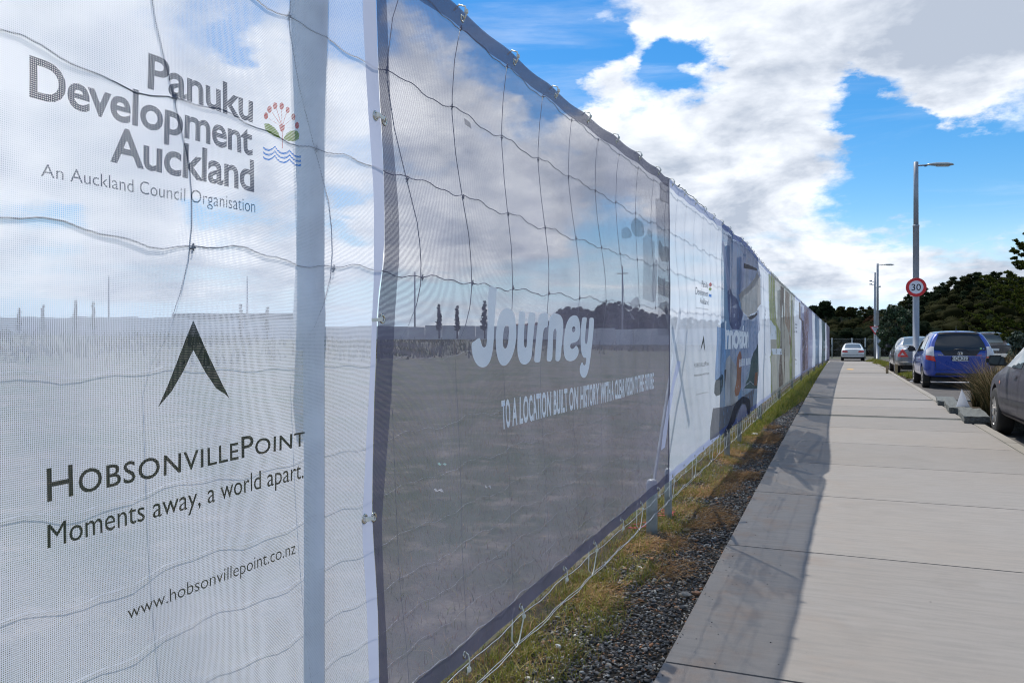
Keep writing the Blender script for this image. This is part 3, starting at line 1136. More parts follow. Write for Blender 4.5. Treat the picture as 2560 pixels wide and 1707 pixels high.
pic(ib, ink('p_arch', (.035, .035, .05), .25), c5, [(575, 1560), (640, 1430), (672, 1310), (715, 1255), (770, 1262), (788, 1300), (784, 1390), (765, 1390), (760, 1320), (735, 1300), (700, 1330), (680, 1420), (625, 1530)], 4, 1)
pic(ib, ink('p_litroad', (.40, .39, .50), .3), c5, [(690, 1400), (705, 1335), (735, 1310), (758, 1325), (762, 1390), (690, 1440)], 4, 1)
q2 = crop_fn(1780, 760, 7.84)
text_s('Innovation', q2, (255, 862), (690, 838), (270, 360), (690, 430), M['ink_white'], ib, 6, offset=.035, spacing=.88)
bm = bmesh.new()                                    # a second line of small print, too foreshortened to read
for i_ in range(17):
    if i_ not in (2, 6, 10):
        x_ = 490 + i_ * 15.6
        add_loops(bm, [[q2(x_, 1082 - i_ * 2), q2(x_ + 10, 1081 - i_ * 2), q2(x_ + 10, 1232 - i_ * 3.3), q2(x_, 1234 - i_ * 3.3)]])
lay_on(bm, 'lettering', M['ink_white'], ib, 6, .1)['kind'] = 'stuff'

w3 = banner(11.50, 13.90, 'white_mesh_dense', 'white_hem', 'white mesh banner between the blue Innovation banner and the olive picture banner')
v1 = crop_fn(1900, 760, 8.711)


def mini_sponsor(r, fn, x0, x1):
    # far repeats of the sponsor print, foreshortened to a few pixels
    for (s, a, b, m) in [('Panuku', 95, 165, 'ink_navy'), ('Development', 185, 250, 'ink_navy'), ('Auckland', 295, 360, 'ink_navy'),
                         ('HobsonvillePoint', 1070, 1120, 'ink_olive'), ('Moments away, a world apart.', 1180, 1215, 'ink_olive')]:
        text_s(s, fn, (x0, b), (x1, b + 8), (x0, a), (x1, a + 8), M[m], r, 1, offset=.01)


mini_sponsor(w3, v1, 100, 138)
patch('chevron', [[[v1(*p) for p in [(116, 770), (122, 850), (124, 880), (117, 820), (108, 880), (110, 830)]]]], M['ink_olive'], w3, 1)

ob = banner(13.90, 20.90, ink('print_cream', (.50, .49, .44), .4, .12), ink('print_cream_hem', (.38, .38, .34), .3),
            'olive and cream picture banner with a brown post printed down its middle')


def band(r, fn, xs, mat, layer, full=True):
    # wavy vertical band: xs are (y, x_left, x_right)
    L = [fn(a, y) for y, a, b in xs]
    Rr = [fn(b, y) for y, a, b in xs]
    if full:
        L = [(L[0][0], z_top(L[0][0]) - .06)] + L + [(L[-1][0], z_bot(L[-1][0]) + .06)]
        Rr = [(Rr[0][0], z_top(Rr[0][0]) - .06)] + Rr + [(Rr[-1][0], z_bot(Rr[-1][0]) + .06)]
    cl = lambda q: (q[0], min(max(q[1], z_bot(q[0]) + .058), z_top(q[0]) - .058))
    L, Rr = [cl(q) for q in L], [cl(q) for q in Rr]
    patch('printed_picture', [[L + Rr[::-1]]], mat, r, layer, .15)


olive = ink('p_olive', (.36, .40, .16), .35)
brown = ink('p_brown', (.18, .13, .11), .25)
tan = ink('p_tan', (.40, .30, .24), .35)
band(ob, v1, [(-40, 190, 330), (300, 200, 345), (600, 310, 430), (950, 345, 430), (1150, 200, 250), (1350, 240, 268)], olive, 1)
band(ob, v1, [(-40, 440, 482), (300, 438, 470), (950, 432, 470), (1500, 420, 500)], brown, 2)
band(ob, v1, [(-30, 482, 520), (300, 495, 535), (600, 508, 528), (900, 512, 530)], brown, 2)
band(ob, v1, [(0, 545, 640), (400, 560, 660), (650, 600, 650), (900, 660, 700), (1000, 690, 700)], tan, 2)
band(ob, v1, [(40, 672, 690), (500, 672, 700), (1100, 660, 700), (1450, 650, 700)], olive, 3)
band(ob, v1, [(350, 232, 255), (480, 240, 300), (500, 250, 325), (770, 240, 330)], M['ink_white'], 4, False)
band(ob, v1, [(970, 275, 480), (1100, 290, 482)], M['ink_white'], 4, False)

w4 = banner(20.90, 23.60, 'white_mesh_dense', 'white_hem', 'white mesh banner between the olive banner and the lilac and brown banner')
mini_sponsor(w4, lambda x, y: v1(x, y * .8 + 330), 770, 795)
lb = banner(23.60, 31.0, ink('print_lilac', (.47, .47, .62), .4, .12), ink('print_lilac_hem', (.35, .34, .42), .3),
            'lilac and brown picture banner on the far half of the fence')
band(lb, v1, [(290, 845, 880), (380, 900, 950), (900, 930, 985), (1300, 920, 975)], brown, 2)
band(lb, v1, [(120, 960, 1060), (600, 960, 1055), (1250, 960, 1050)], ink('p_rose', (.36, .25, .23), .35), 1)
w5 = banner(31.0, 33.4, 'white_mesh_dense', 'white_hem', 'narrow white banner past the lilac banner')
db = banner(33.4, 37.6, ink('print_bluegrey', (.25, .33, .45), .4, .25, cscale=1.0), ink('p_hem5', (.25, .25, .3), .3), 'blue grey picture banner between two narrow white banners near the fence end')
w6 = banner(37.6, 40.2, 'white_mesh_dense', 'white_hem', 'narrow white banner before the last dark banners')
eb = banner(40.2, 44.6, ink('print_teal', (.13, .18, .19), .4, .3, cscale=1.0), ink('p_hem6', (.2, .22, .25), .3), 'dark teal picture banner, second last picture on the fence')
w7 = banner(44.6, 46.4, 'white_mesh_dense', 'white_hem', 'last narrow white banner on the fence')
fb = banner(46.4, 51.0, ink('print_plum', (.24, .23, .31), .4, .3, cscale=1.0), ink('p_hem7', (.3, .3, .36), .3), 'grey plum picture banner at the very end of the fence')

# ------------------------------------------------------------------ eyelets and ties
seam_ties = [((933, 290), (957, 303)), ((None), (949, 796)), ((912, 1296), (936, 1292))]
tie_no = [('top', 0)]


def strap_tie(a, b, w=.0042):
    """short flat nylon strap from point a to b, sticking slightly out, with a square head"""
    a, b = Vector(a), Vector(b)
    m = (a + b) / 2 + Vector((.012, 0, 0))
    V, F = [], []
    n = 8
    side = Vector((0, (b - a).z, -(b - a).y)).normalized()
    for i in range(n + 1):
        t = i / n
        p = a.lerp(b, t) + Vector((.011 * math.sin(math.pi * t), 0, 0))
        for s in (-1, 1):
            V.append(p + side * s * w)
            V.append(p + side * s * w + Vector((-.002, 0, 0)))
    for i in range(n):
        q = i * 4
        F += [(q, q + 2, q + 6, q + 4), (q + 1, q + 5, q + 7, q + 3), (q, q + 4, q + 5, q + 1), (q + 2, q + 3, q + 7, q + 6)]
    F += [(0, 1, 3, 2), (n * 4, n * 4 + 2, n * 4 + 3, n * 4 + 1)]
    return V, F


names = ['upper', 'middle', 'lowest']
for i, (a, b) in enumerate([((935, 290), (958, 303)), ((925, 800), (951, 797)), ((912, 1296), (935, 1292))]):
    ya, za = bp(*a)
    yb, zb_ = bp(*b)
    if i != 1:
        eyelet(ya, za, wb)
    eyelet(yb, zb_, jb)
    pa, pb = surf(ya, za, 10), surf(yb, zb_, 10)
    t = empty('cable_tie', label='%s nylon tie joining the near white banner to the grey banner' % names[i], cat='cable tie', group='nylon ties at the near seam')
    v, f = strap_tie(pa, pb)
    mesh_obj('strap', v, f, M['tie'], t)
    if i != 1:
        bm = bmesh.new()
        bm_box(bm, pa + Vector((.009, 0, 0)), (.009, .013, .011), .0015)
        bm_obj('strap_head', bm, M['tie'], t)

TIE_Y0, TIE_DY = 2.18, .47


def wire_z(zc, y):
    return zc


k = 0
y = TIE_Y0 - .47 * 0
ties_b = []
while y < 15.8:
    jit = rnd.uniform(-.02, .02)
    yy = y + jit
    z = z_bot(yy) + .02
    if not (5.28 < yy < 5.44):
        root = jb if yy < 5.36 else w2 if yy < 7.8 else ib if yy < 11.5 else w3 if yy < 13.9 else ob if yy < 20.9 else w4
        p = surf(yy, z, 3)
        if yy < 12:
            eyelet(yy, z, root)
        long_ = k % 2 == 1 or yy > 7
        k += 1
        lab = ('%s bottom edge tie from the near end, %s' % (ORD[min(30, k)], 'a long loop to the low wire' if long_ else 'short and curled'))
        if k > 30:
            lab = 'white tie hanging under the far banners past the olive one'
        t = empty('cable_tie', label=lab, cat='cable tie', group='nylon ties along the bottom edge')
        r_ = .0023
        if long_:
            zl = .105 + .01
            a = [p + Vector((.006, 0, .004)), p + Vector((.012, .004, -.02)), p + Vector((.012, .006, -.035)), Vector((p.x + .006, yy - .02, zl + .02)), Vector((p.x, yy - .035, zl - .008))]
            b = [Vector((p.x, yy - .035, zl - .008)), Vector((p.x - .012, yy - .05, zl + .02)), p + Vector((-.012, -.045, -.025)), p + Vector((-.01, -.03, .004))]
            tube('strap', a + b[1:], r_, M['tie'], t, 5)
        else:
            tube('strap', [p + Vector((.004, 0, .008)), p + Vector((.012, .003, .002)), p + Vector((.014, .008, -.02)), p + Vector((.010, .012, -.045)), p + Vector((.006, .006, -.062))], r_, M['tie'], t, 5)
        bm = bmesh.new()
        bm_box(bm, p + (Vector((.012, .008, -.045)) if not long_ else Vector((.012, .007, -.035))), (.012, .012, .016), .003)
        bm_obj('strap_head', bm, M['tie'], t)
    y += TIE_DY
k = 0
y = TIE_Y0 - .47
while y < 15.8:
    yy = y + rnd.uniform(-.02, .02)
    z = z_top(yy) - .022
    root = wb if yy < 1.62 else jb if yy < 5.36 else w2 if yy < 7.8 else ib if yy < 11.5 else w3 if yy < 13.9 else ob if yy < 20.9 else w4
    p = surf(yy, z, 3)
    if yy > 1.75:
        eyelet(yy, z, root)
        k += 1
        t = empty('cable_tie', label='%s tie over the top edge of the banners from the near end' % ORD[min(30, k)], cat='cable tie', group='nylon ties along the top edge')
        tube('strap', [p + Vector((.006, 0, -.004)), p + Vector((.014, 0, .012)), p + Vector((.010, 0, .036)), p + Vector((-.012, 0, .044)), p + Vector((-.03, 0, .03))], .003, M['tie'], t, 5)
        bm = bmesh.new()
        bm_box(bm, p + Vector((.014, 0, .020)), (.010, .012, .014), .002)
        bm_obj('strap_head', bm, M['tie'], t)
    y += TIE_DY

# ------------------------------------------------------------------ wire fence behind the banners
wf = empty('wire_fence', loc=(0, 0, 0), label='galvanised post and wire stock fence carrying the printed banners', cat='wire fence')
WX = -.0028                                        # wires run just behind the cloth
STAY = .385
STAY0 = 1.005
LINES = [2.215, 1.945, 1.68, 1.415, 1.19, .985, .84, .715, .60, .49, .385, .29, .205, .105]


def stay_off(z):
    return interp(z, [(.185, .05), (.40, .03), (.6, .0), (.9, -.03), (1.19, -.05), (1.3, .05), (1.415, .09), (1.55, .085), (1.68, .03), (1.80, -.02), (1.945, -.055), (2.10, -.02), (2.215, .03)])


def wx(y, z):
    return surf(y, min(z, 2.2)).x + WX


for li, zc in enumerate(LINES):
    segs = [(-1.0, 16, .032), (16, 51, .2)]
    pts = []
    for a, b, st in segs:
        y = a
        while y < b:
            ph = (y - STAY0 - stay_off(zc)) / STAY
            fr = ph - math.floor(ph)
            dz = (.3 if li > 11 else 1) * (.007 * math.sin(2 * math.pi * fr) + .0035 * math.sin(6 * math.pi * fr + li)) + .004 * math.sin(y * 2.1 + li * 1.7)
            sag = (z_top(y) - 2.30) * (zc / 2.3)
            pts.append(Vector((wx(y, zc), y, zc + dz + (sag if y > 5 else sag * .6))))
            y += st
    tube('line_wire', pts, .0014 if li < 4 else .0004 if li < 11 else .0012, M['wire'] if 0 < li < 4 else M['wire_light'], wf, 5)
# second strand twisted round the lowest wire
tube('line_wire', [Vector((wx(y_, .2) + .0015 * math.cos(y_ * 30), y_, .108 + .0015 * math.sin(y_ * 30) + .010 * math.sin(y_ * .8) ** 2)) for y_ in np.arange(-.5, 24, .04)], .0011, M['wire_light'], wf, 4)

stay_ys = []
i = -5
while STAY0 + i * STAY < 50:
    stay_ys.append(STAY0 + i * STAY)
    i += 1
kn_parts = []
for si, y0 in enumerate(stay_ys):
    if y0 < -1:
        continue
    top = 2.215
    n = 36 if y0 < 9 else 14
    jit = rnd.uniform(-.012, .012)
    amp = 1.0 + rnd.uniform(-.25, .25)
    pts = []
    for q in range(n + 1):
        z = .105 + (top - .105) * q / n
        yy = y0 + jit + stay_off(z) * amp
        zz = z + (z_top(yy) - 2.30) * (z / 2.3) * (1 if yy > 5 else .6)
        pts.append(Vector((wx(yy, z) - .002, yy, zz)))
    tube('stay_wire', pts, [.0012 if p_.z > 1.25 else .00045 for p_ in pts], M['wire'], wf, 4)
    if y0 < 14:
        for zc in LINES[:4]:
            yy = y0 + jit + stay_off(zc) * amp
            zz = zc + (z_top(yy) - 2.30) * (zc / 2.3) * (1 if yy > 5 else .6)
            c = Vector((wx(yy, zc) - .001, yy, zz))
            kp = [c + Vector((.002 * math.cos(a), .0035 * math.sin(a * .5 + .4) * (1 if a < 6 else -1), .009 - .0016 * a)) for a in np.arange(0, 11, .9)]
            kn_parts.append(tube_data(kp, [.0015 + .0009 * math.sin(a_ * 1.3) ** 2 for a_ in range(len(kp))], 5))
            kn_parts.append(tube_data([c + Vector((.001, -.007, -.002)), c + Vector((.002, 0, 0)), c + Vector((.001, .007, .002))], .0022, 5))
V, F = join_data(kn_parts)
tag(mesh_obj('wire_knot', V, F, M['wire'], wf, True), kind='stuff')

POSTS = [(1.467, .023), (5.04, .036), (5.52, .026), (8.72, .032), (9.95, .030), (12.6, .032), (16.6, .032), (20.8, .032), (25, .03), (29.5, .03), (34, .03), (38.5, .03), (43, .03), (47.5, .03)]
for (py_, rr) in POSTS:
    x = FX + off(py_) - (.014 if py_ in NEAR_POSTS else .03) - rr
    hgt = .31 if 5 < py_ < 6 else 2.24 if py_ > 5 else 2.62
    prof = [(rr, -.25), (rr, hgt - .03), (rr * .9, hgt - .01), (rr * .5, hgt)]
    lathe('post', prof, M['galv_pale'] if py_ < 2 else M['galv'], wf, 18, loc=(x, py_, 0))
# crossing flat braces at the near post and beyond the second banner
def bar(a, b, w, th, name='brace'):
    a, b = Vector(a), Vector(b)
    d = (b - a).normalized()
    s = Vector((1, 0, 0)).cross(d).normalized()
    V = []
    for p in (a, b):
        for sx in (-.5, .5):
            for ss in (-.5, .5):
                V.append(p + Vector((1, 0, 0)) * sx * th + s * ss * w)
    return mesh_obj(name, V, [(0, 1, 3, 2), (4, 6, 7, 5), (0, 4, 5, 1), (2, 3, 7, 6), (0, 2, 6, 4), (1, 5, 7, 3)], M['galv'], wf)


bar((-1.11, 5.04, .10), (-1.11, 6.15, 1.45), .034, .012)
bar((-1.10, 5.52, 1.45), (-1.10, 6.2, .72), .036, .012)
lathe('brace_stand_in', [(.030, 1.18), (.036, 1.26), (.029, 1.40), (.0275, 1.52), (.032, 1.66), (.040, 1.90), (.044, 2.1), (.044, 2.66)], M['galv_pale'], wf, 18, loc=(FX - .048, 1.467, 0))  # hourglass tube added to stand in for a brace overlapping the post
# barbed top strand beyond the second banner, standing above the cloth
bt = []
for y_ in np.arange(5.3, 50, .12):
    bt.append(Vector((FX + off(y_) - .01, y_, z_top(y_) + .018 + .010 * math.sin(y_ * 2.2))))
tube('barbed_wire', bt, .003, M['wire'], wf, 4)
bp_parts = []
for y_ in np.arange(5.4, 40, .31):
    c = Vector((FX + off(y_) - .01, y_, z_top(y_) + .018 + .010 * math.sin(y_ * 2.2)))
    if rnd.random() < .08:
        for _ in range(2):
            d = Vector((rnd.uniform(-1, 1), rnd.uniform(-1, 1), rnd.uniform(-.6, 1))).normalized() * .022
            bp_parts.append(tube_data([c - d, c + d], .0045, 4))
V, F = join_data(bp_parts)
tag(mesh_obj('barb', V, F, M['wire'], wf), kind='stuff')

# ------------------------------------------------------------------ ground, path, road
def path_off(y):
    return 0.0001 * max(y, 0) ** 2


M['concrete'] = concrete_mat('path_concrete', (.258, .243, .225), (.255, .232, .206))
M['agg_joint'] = simple('exposed_aggregate', (.085, .09, .08), .95, 0, .5, 60, bump=.6)
M['kerb'] = concrete_mat('kerb_concrete', (.30, .28, .25), (.27, .25, .21))
M['asphalt'] = ground_mat('asphalt', (.115, .11, .105), (.135, .125, .12), (.09, .085, .085), 1.5, .3)
M['field'] = ground_mat('field_ground', (.135, .125, .10), (.062, .088, .04), (.22, .20, .16), .8, .8)
M['verge'] = ground_mat('verge_ground', (.05, .042, .034), (.06, .05, .038), (.035, .035, .033), 2.5, .8)
M['hill'] = ground_mat('hill_ground', (.02, .028, .014), (.03, .03, .016), (.025, .02, .012), .2, .4)


def field_z(x, y):
    d = max(0.0, -x - 6)
    u = min(1.0, d / 80)
    z = 2.0 * u * u * (3 - 2 * u)
    far = max(0, y - 53)
    if x > -6:
        z -= .33 * min(1, far / 12)
    return z - .06 + .03 * math.sin(x * .7) * math.cos(y * .55) * min(1, d / 4)


def ground_sheet():
    xs = sorted(set([round(-6 - 84 * (i / 24) ** 1.3, 2) for i in range(25)] + [-1500, -600, -250, -130, -4, -2.5, -1.6, -1.0, -.5, 2, 5, 12, 30, 60, 120, 250, 600, 1500]))
    ys = sorted(set([-1500, -400, -100, -40, -20, -10, -5, 0, 600, 1500, 300] + [round(v, 1) for v in np.linspace(2, 50, 25)] + [53, 55, 58, 61, 65, 70, 80, 100, 130, 170]))
    V = [(x, y, field_z(x, y)) for y in ys for x in xs]
    n = len(xs)
    F = [(j * n + i, j * n + i + 1, (j + 1) * n + i + 1, (j + 1) * n + i) for j in range(len(ys) - 1) for i in range(n - 1)]
    tag(mesh_obj('ground', V, F, M['field'], None, True), kind='structure')


ground_sheet()
PL, PR = -.593, 1.838                              # path edges


def strip(name, x0, x1, y0, y1, z, mat, thick=0.0, st=2.0, z2=None, offf=path_off):
    ys = list(np.arange(y0, y1, st)) + [y1]
    V, F = [], []
    for y in ys:
        zz = z if z2 is None else z + (z2 - z) * (y - y0) / (y1 - y0)
        o = offf(y)
        V += [(x0 + o, y, zz), (x1 + o, y, zz), (x0 + o, y, zz - thick), (x1 + o, y, zz - thick)]
    for i in range(len(ys) - 1):
        a, b = i * 4, i * 4 + 4
        F.append((a, a + 1, b + 1, b))
        if thick:
            F += [(a + 2, a, b, b + 2), (a + 1, a + 3, b + 3, b + 1)]
    if thick:
        F += [(0, 2, 3, 1), (len(V) - 4, len(V) - 3, len(V) - 1, len(V) - 2)]
    return mesh_obj(name, V, F, mat)


# path: slabs between saw cuts, wide aggregate bands at three places
path = empty('path', kind='structure')
cuts = [-6, -2.4, -.6, 1.14, 2.94, 4.78, 6.56, 8.30, 10.1, 11.9, 13.66]
edges = [(a, b) for a, b in zip(cuts, cuts[1:])]
edges += [(13.93, 15.9), (15.9, 17.95), (18.22, 20.1), (20.1, 22), (22, 24), (24, 26), (26, 28.4), (28.4, 30.4), (30.4, 32.5), (32.77, 35), (35, 37.6), (37.6, 40.2), (40.2, 43), (43, 45.8), (45.8, 48.6), (48.6, 52.0)]
for (a, b) in edges:
    G = .0022
    bm = bmesh.new()
    o = path_off((a + b) / 2)
    bm_box(bm, ((PL + PR) / 2 + o, (a + b) / 2, -.05), (PR - PL, b - a - 2 * G, .10))
    es = [e for e in bm.edges if all(abs(v.co.z) < 1e-4 for v in e.verts)]
    bmesh.ops.bevel(bm, geom=es, offset=.005, segments=2, affect='EDGES')
    bm_obj('slab', bm, M['concrete'], path)
for y in (13.795, 18.085, 32.635):
    box('joint_band', ((PL + PR) / 2 + path_off(y), y, -.056), (PR - PL, .262, .10), M['agg_joint'], path)
bx_ = strip('path_bed', PL + .01, PR - .01, -6, 52, -.055, M['verge'])
tag(bx_, kind='structure')
# gravel verge between the fence and the path
tag(strip('verge', -1.32, PL - .001, -6, 53, -.045, M['verge'], 0, 1.0), kind='structure')
# parking bays and road
road = strip('road', PR, 40, -6, 53, -.042, M['asphalt'], 0, 2.0)
tag(road, kind='structure')
tag(mesh_obj('side_road', [(-9, 53, -.040), (60, 53, -.040), (60, 76, -.345), (-9, 76, -.345), (60, 62, -.315), (-9, 62, -.315)], [(0, 1, 4, 5), (5, 4, 2, 3)], M['asphalt']), kind='structure')
# flush concrete kerb, broken where the stone planter edging takes over
kerb = empty('kerb', kind='structure')
ky = -6.0
for (a, b) in [(-6, 13.05), (17.75, 27.0), (27.02, 33.5), (33.5, 52)]:
    y = a
    while y < b - .1:
        y2 = min(b, y + 2.4)
        bm = bmesh.new()
        bm_box(bm, (PR + .082 + path_off((y + y2) / 2), (y + y2) / 2, -.05), (.155, y2 - y - .008, .115), .012)
        bm_obj('kerb_stone', bm, M['kerb'], kerb)
        y = y2
# marked bay line under the blue car
tag(strip('bay_line', 2.1, 4.6, 27.2, 27.38, -.036, M['sign_white'], 0, .5), kind='structure')
om = ground_at(2125, 923)
ym = patch_m = None
M['orange_paint'] = simple('survey_paint', (.50, .30, .10), .9, 0, .5, 40)
V = []
for i_ in range(14):
    a = 2 * math.pi * i_ / 14
    V.append((om.x + .16 * math.cos(a) * rnd.uniform(.7, 1.2), om.y + .8 * math.sin(a) * rnd.uniform(.7, 1.2), .0035))
tag(mesh_obj('painted_mark', V, [tuple(range(14))], M['orange_paint']), 'small faded orange survey paint mark on the far part of the path', 'paint mark')

# ------------------------------------------------------------------ gravel, grass, litter
def ico():
    bm = bmesh.new()
    bmesh.ops.create_icosphere(bm, subdivisions=1, radius=1.0)
    v = np.array([tuple(x.co) for x in bm.verts])
    f = np.array([[q.index for q in x.verts] for x in bm.faces])
    bm.free()
    return v, f


def scatter_stones(name, P, S, cols, mat, squash=.6):
    bv, bf = ico()
    n = len(P)
    nv = len(bv)
    out = np.empty((n, nv, 3))
    q = npr.normal(size=(n, 4)); q /= np.linalg.norm(q, axis=1)[:, None]
    w, x, y, z = q.T
    Rm = np.stack([1 - 2 * (y * y + z * z), 2 * (x * y - z * w), 2 * (x * z + y * w), 2 * (x * y + z * w), 1 - 2 * (x * x + z * z), 2 * (y * z - x * w),
                   2 * (x * z - y * w), 2 * (y * z + x * w), 1 - 2 * (x * x + y * y)], 1).reshape(n, 3, 3)
    sc = np.stack([npr.uniform(.8, 1.5, n), npr.uniform(.6, 1.0, n), npr.uniform(.35, .75, n)], 1)
    jit = npr.uniform(.72, 1.25, (n, nv, 1))
    loc = bv[None] * jit * sc[:, None, :]
    out = np.einsum('nij,nvj->nvi', Rm, loc)
    out[:, :, 2] *= squash
    out = out * S[:, None, None] + P[:, None, :]
    faces = (bf[None] + (np.arange(n) * nv)[:, None, None]).reshape(-1, 3)
    c = np.repeat(cols, nv, axis=0)
    return np_mesh(name, out.reshape(-1, 3), faces, mat, None, c)


def stone_cols(n):
    base = np.array([(.060, .058, .055), (.105, .10, .094), (.034, .033, .032), (.19, .18, .155), (.16, .10, .06), (.30, .29, .26), (.22, .10, .045)])
    idx = npr.choice(len(base), n, p=[.30, .22, .18, .12, .10, .04, .04])
    return base[idx] * npr.uniform(.7, 1.9, (n, 1))


def gravel():
    n = 36000
    t = npr.random(n)
    y = 1.7 + 12.5 * t ** 1.7
    x = PL + .012 - npr.random(n) ** .95 * .62
    keep = npr.random(n) < np.clip(1.15 - np.clip((-x - .93) / .30, 0, 1), .1, 1)
    x, y = x[keep], y[keep]
    n = len(x)
    s = npr.uniform(.0035, .0095, n) * (1 + .06 * (y - 2))
    s *= np.where(npr.random(n) < .08, 1.7, 1)
    x = np.minimum(x, PL - s * .8)
    P = np.stack([x, y, -.046 + s * .25 + npr.uniform(0, .007, n)], 1)
    tag(scatter_stones('gravel', P, s, stone_cols(n), M['stones']), kind='stuff')
    n = 9000
    y = 12 + 26 * npr.random(n)
    x = PL - npr.random(n) * .30
    s = npr.uniform(.012, .025, n)
    P = np.stack([x, y, -.045 + s * .1], 1)
    tag(scatter_stones('far_gravel', P, s, stone_cols(n) * .9, M['stones']), kind='stuff')


gravel()
n = 260                                            # chips kicked on to the path edge
y = 1.8 + 9 * npr.random(n)
s = npr.uniform(.0015, .0045, n)
tag(scatter_stones('spilled_gravel', np.stack([PL + .01 + .5 * npr.random(n) ** 3.2, y, s * .3], 1), s, stone_cols(n), M['stones']), kind='stuff')


def blades(name, base, height, lean, width, cols, mat, seg=3, parent=None, droop=.5):
    """base (n,3); lean (n,2) horizontal travel of the tip as a fraction of the height"""
    n = len(base)
    k = seg + 1
    t = np.linspace(0, 1, k)
    ang = npr.uniform(0, 2 * np.pi, n)
    wd = np.stack([np.cos(ang), np.sin(ang), np.zeros(n)], 1) * width[:, None]
    V = np.empty((n, k, 2, 3))
    for i, tt in enumerate(t):
        c = base.copy()
        c[:, :2] += lean * height[:, None] * (tt ** 1.8)
        c[:, 2] += height * (tt - droop * tt * tt * np.linalg.norm(lean, axis=1).clip(0, 1.2) * .8)
        w = (1 - tt) ** .7 + .04
        V[:, i, 0] = c - wd * w
        V[:, i, 1] = c + wd * w
    V = V.reshape(-1, 3)
    f = []
    for i in range(seg):
        a = i * 2
        f.append((a, a + 1, a + 3, a + 2))
    f = np.array(f)
    faces = (f[None] + (np.arange(n) * k * 2)[:, None, None]).reshape(-1, 4)
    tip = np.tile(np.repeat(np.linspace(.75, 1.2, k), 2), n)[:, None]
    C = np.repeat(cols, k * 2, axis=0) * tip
    return np_mesh(name, V, faces, mat, parent, C)


def pick(palette, n, p=None, v=.25):
    base = np.array(palette)
    return base[npr.choice(len(base), n, p=p)] * npr.uniform(1 - v, 1 + v, (n, 1))


GREEN = [(.18, .20, .025), (.27, .25, .04), (.09, .13, .02), (.32, .25, .07)]
STRAW = [(.36, .22, .10), (.26, .14, .065), (.44, .32, .18), (.19, .12, .06)]


def clump_positions(n, x0, x1, y0, y1, nc, spread, yexp=1.0):
    cy = y0 + (y1 - y0) * npr.random(nc) ** yexp
    cx = x0 + (x1 - x0) * npr.random(nc)
    i = npr.integers(0, nc, n)
    return cx[i] + npr.normal(0, spread, n), cy[i] + npr.normal(0, spread * 1.6, n)


# low grass along the foot of the fence
n = 26000
x, y = clump_positions(n, -1.25, -.91, 1.6, 13, 300, .04, 1.4)
b = np.stack([x, y, np.full(n, -.047)], 1)
c = pick(GREEN + STRAW[:2], n, [.27, .27, .1, .16, .12, .08])
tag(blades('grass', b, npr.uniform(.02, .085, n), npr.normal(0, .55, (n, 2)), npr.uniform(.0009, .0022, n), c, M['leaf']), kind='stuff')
# dead straw and roots lying on the gravel
n = 8500
x, y = clump_positions(n, -1.15, -.78, 1.7, 12, 36, .075, 1.2)
b = np.stack([np.minimum(x, -.66), y, np.full(n, -.036)], 1)
ang = npr.normal(.2, .7, n)
L = npr.uniform(.04, .16, n)
ln = np.stack([np.cos(ang), np.sin(ang)], 1)
tip = b + np.stack([ln[:, 0] * L, ln[:, 1] * L, npr.uniform(.0, .02, n)], 1)
tip[:, 0] = np.minimum(tip[:, 0], -.61)
w = np.stack([-ln[:, 1], ln[:, 0], np.zeros(n)], 1) * npr.uniform(.0008, .0020, n)[:, None]
mid = (b + tip) / 2 + np.stack([npr.normal(0, .010, n), npr.normal(0, .010, n), npr.uniform(.004, .018, n)], 1)
V = np.stack([b - w, b + w, mid - w, mid + w, tip - w * .4, tip + w * .4], 1).reshape(-1, 3)
f = np.array([(0, 1, 3, 2), (2, 3, 5, 4)])
faces = (f[None] + (np.arange(n) * 6)[:, None, None]).reshape(-1, 4)
tag(np_mesh('dead_straw', V, faces, M['tinted'], None, np.repeat(pick(STRAW, n, [.35, .3, .15, .2]), 6, axis=0)), kind='stuff')
# lush grass on the verge further on
n = 26000
y = 10.5 + 41 * npr.random(n) ** 1.25
x = -1.12 + .48 * npr.random(n) ** 1.5 * np.clip((y - 9) / 9, .3, 1)
x += .00025 * y * y
b = np.stack([x, y, np.full(n, -.05)], 1)
hh = npr.uniform(.06, .20, n) * np.clip((y - 8) / 8, .35, 1.0) * np.clip(1.1 - (x + 1.1) * 1.3, .35, 1)
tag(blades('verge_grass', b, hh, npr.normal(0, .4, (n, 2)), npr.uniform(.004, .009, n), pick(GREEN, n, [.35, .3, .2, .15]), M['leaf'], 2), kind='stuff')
# field grass behind the fence
n = 70000
y = -1 + 22 * npr.random(n) ** 1.15
x = -1.25 - 11 * npr.random(n) ** 1.7
b = np.stack([x, y, np.full(n, -.06)], 1)
tag(blades('field_grass', b, npr.uniform(.02, .07, n), npr.normal(0, .8, (n, 2)), npr.uniform(.001, .0026, n),
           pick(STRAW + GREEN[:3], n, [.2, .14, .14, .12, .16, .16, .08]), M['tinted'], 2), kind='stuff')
# plants spilling over by the far kerb
def low_shrub(cx, cy, r, h, n, label, z=-.04, cols=None):
    t = empty('ground_cover_plant', (cx, cy, z), label=label, cat='plant', group='low green plants in the planter beds')
    a, rr = npr.uniform(0, 2 * np.pi, n), np.sqrt(npr.random(n))
    b = np.stack([rr * np.cos(a) * r[0], rr * np.sin(a) * r[1], np.zeros(n)], 1)
    o = blades('foliage', b, h * npr.uniform(.5, 1.0, n) * (1.1 - rr * .6), npr.normal(0, .5, (n, 2)), npr.uniform(.008, .02, n), cols if cols is not None else pick(GREEN, n, [.4, .35, .15, .1]), M['leaf'], 2, t)
    return t


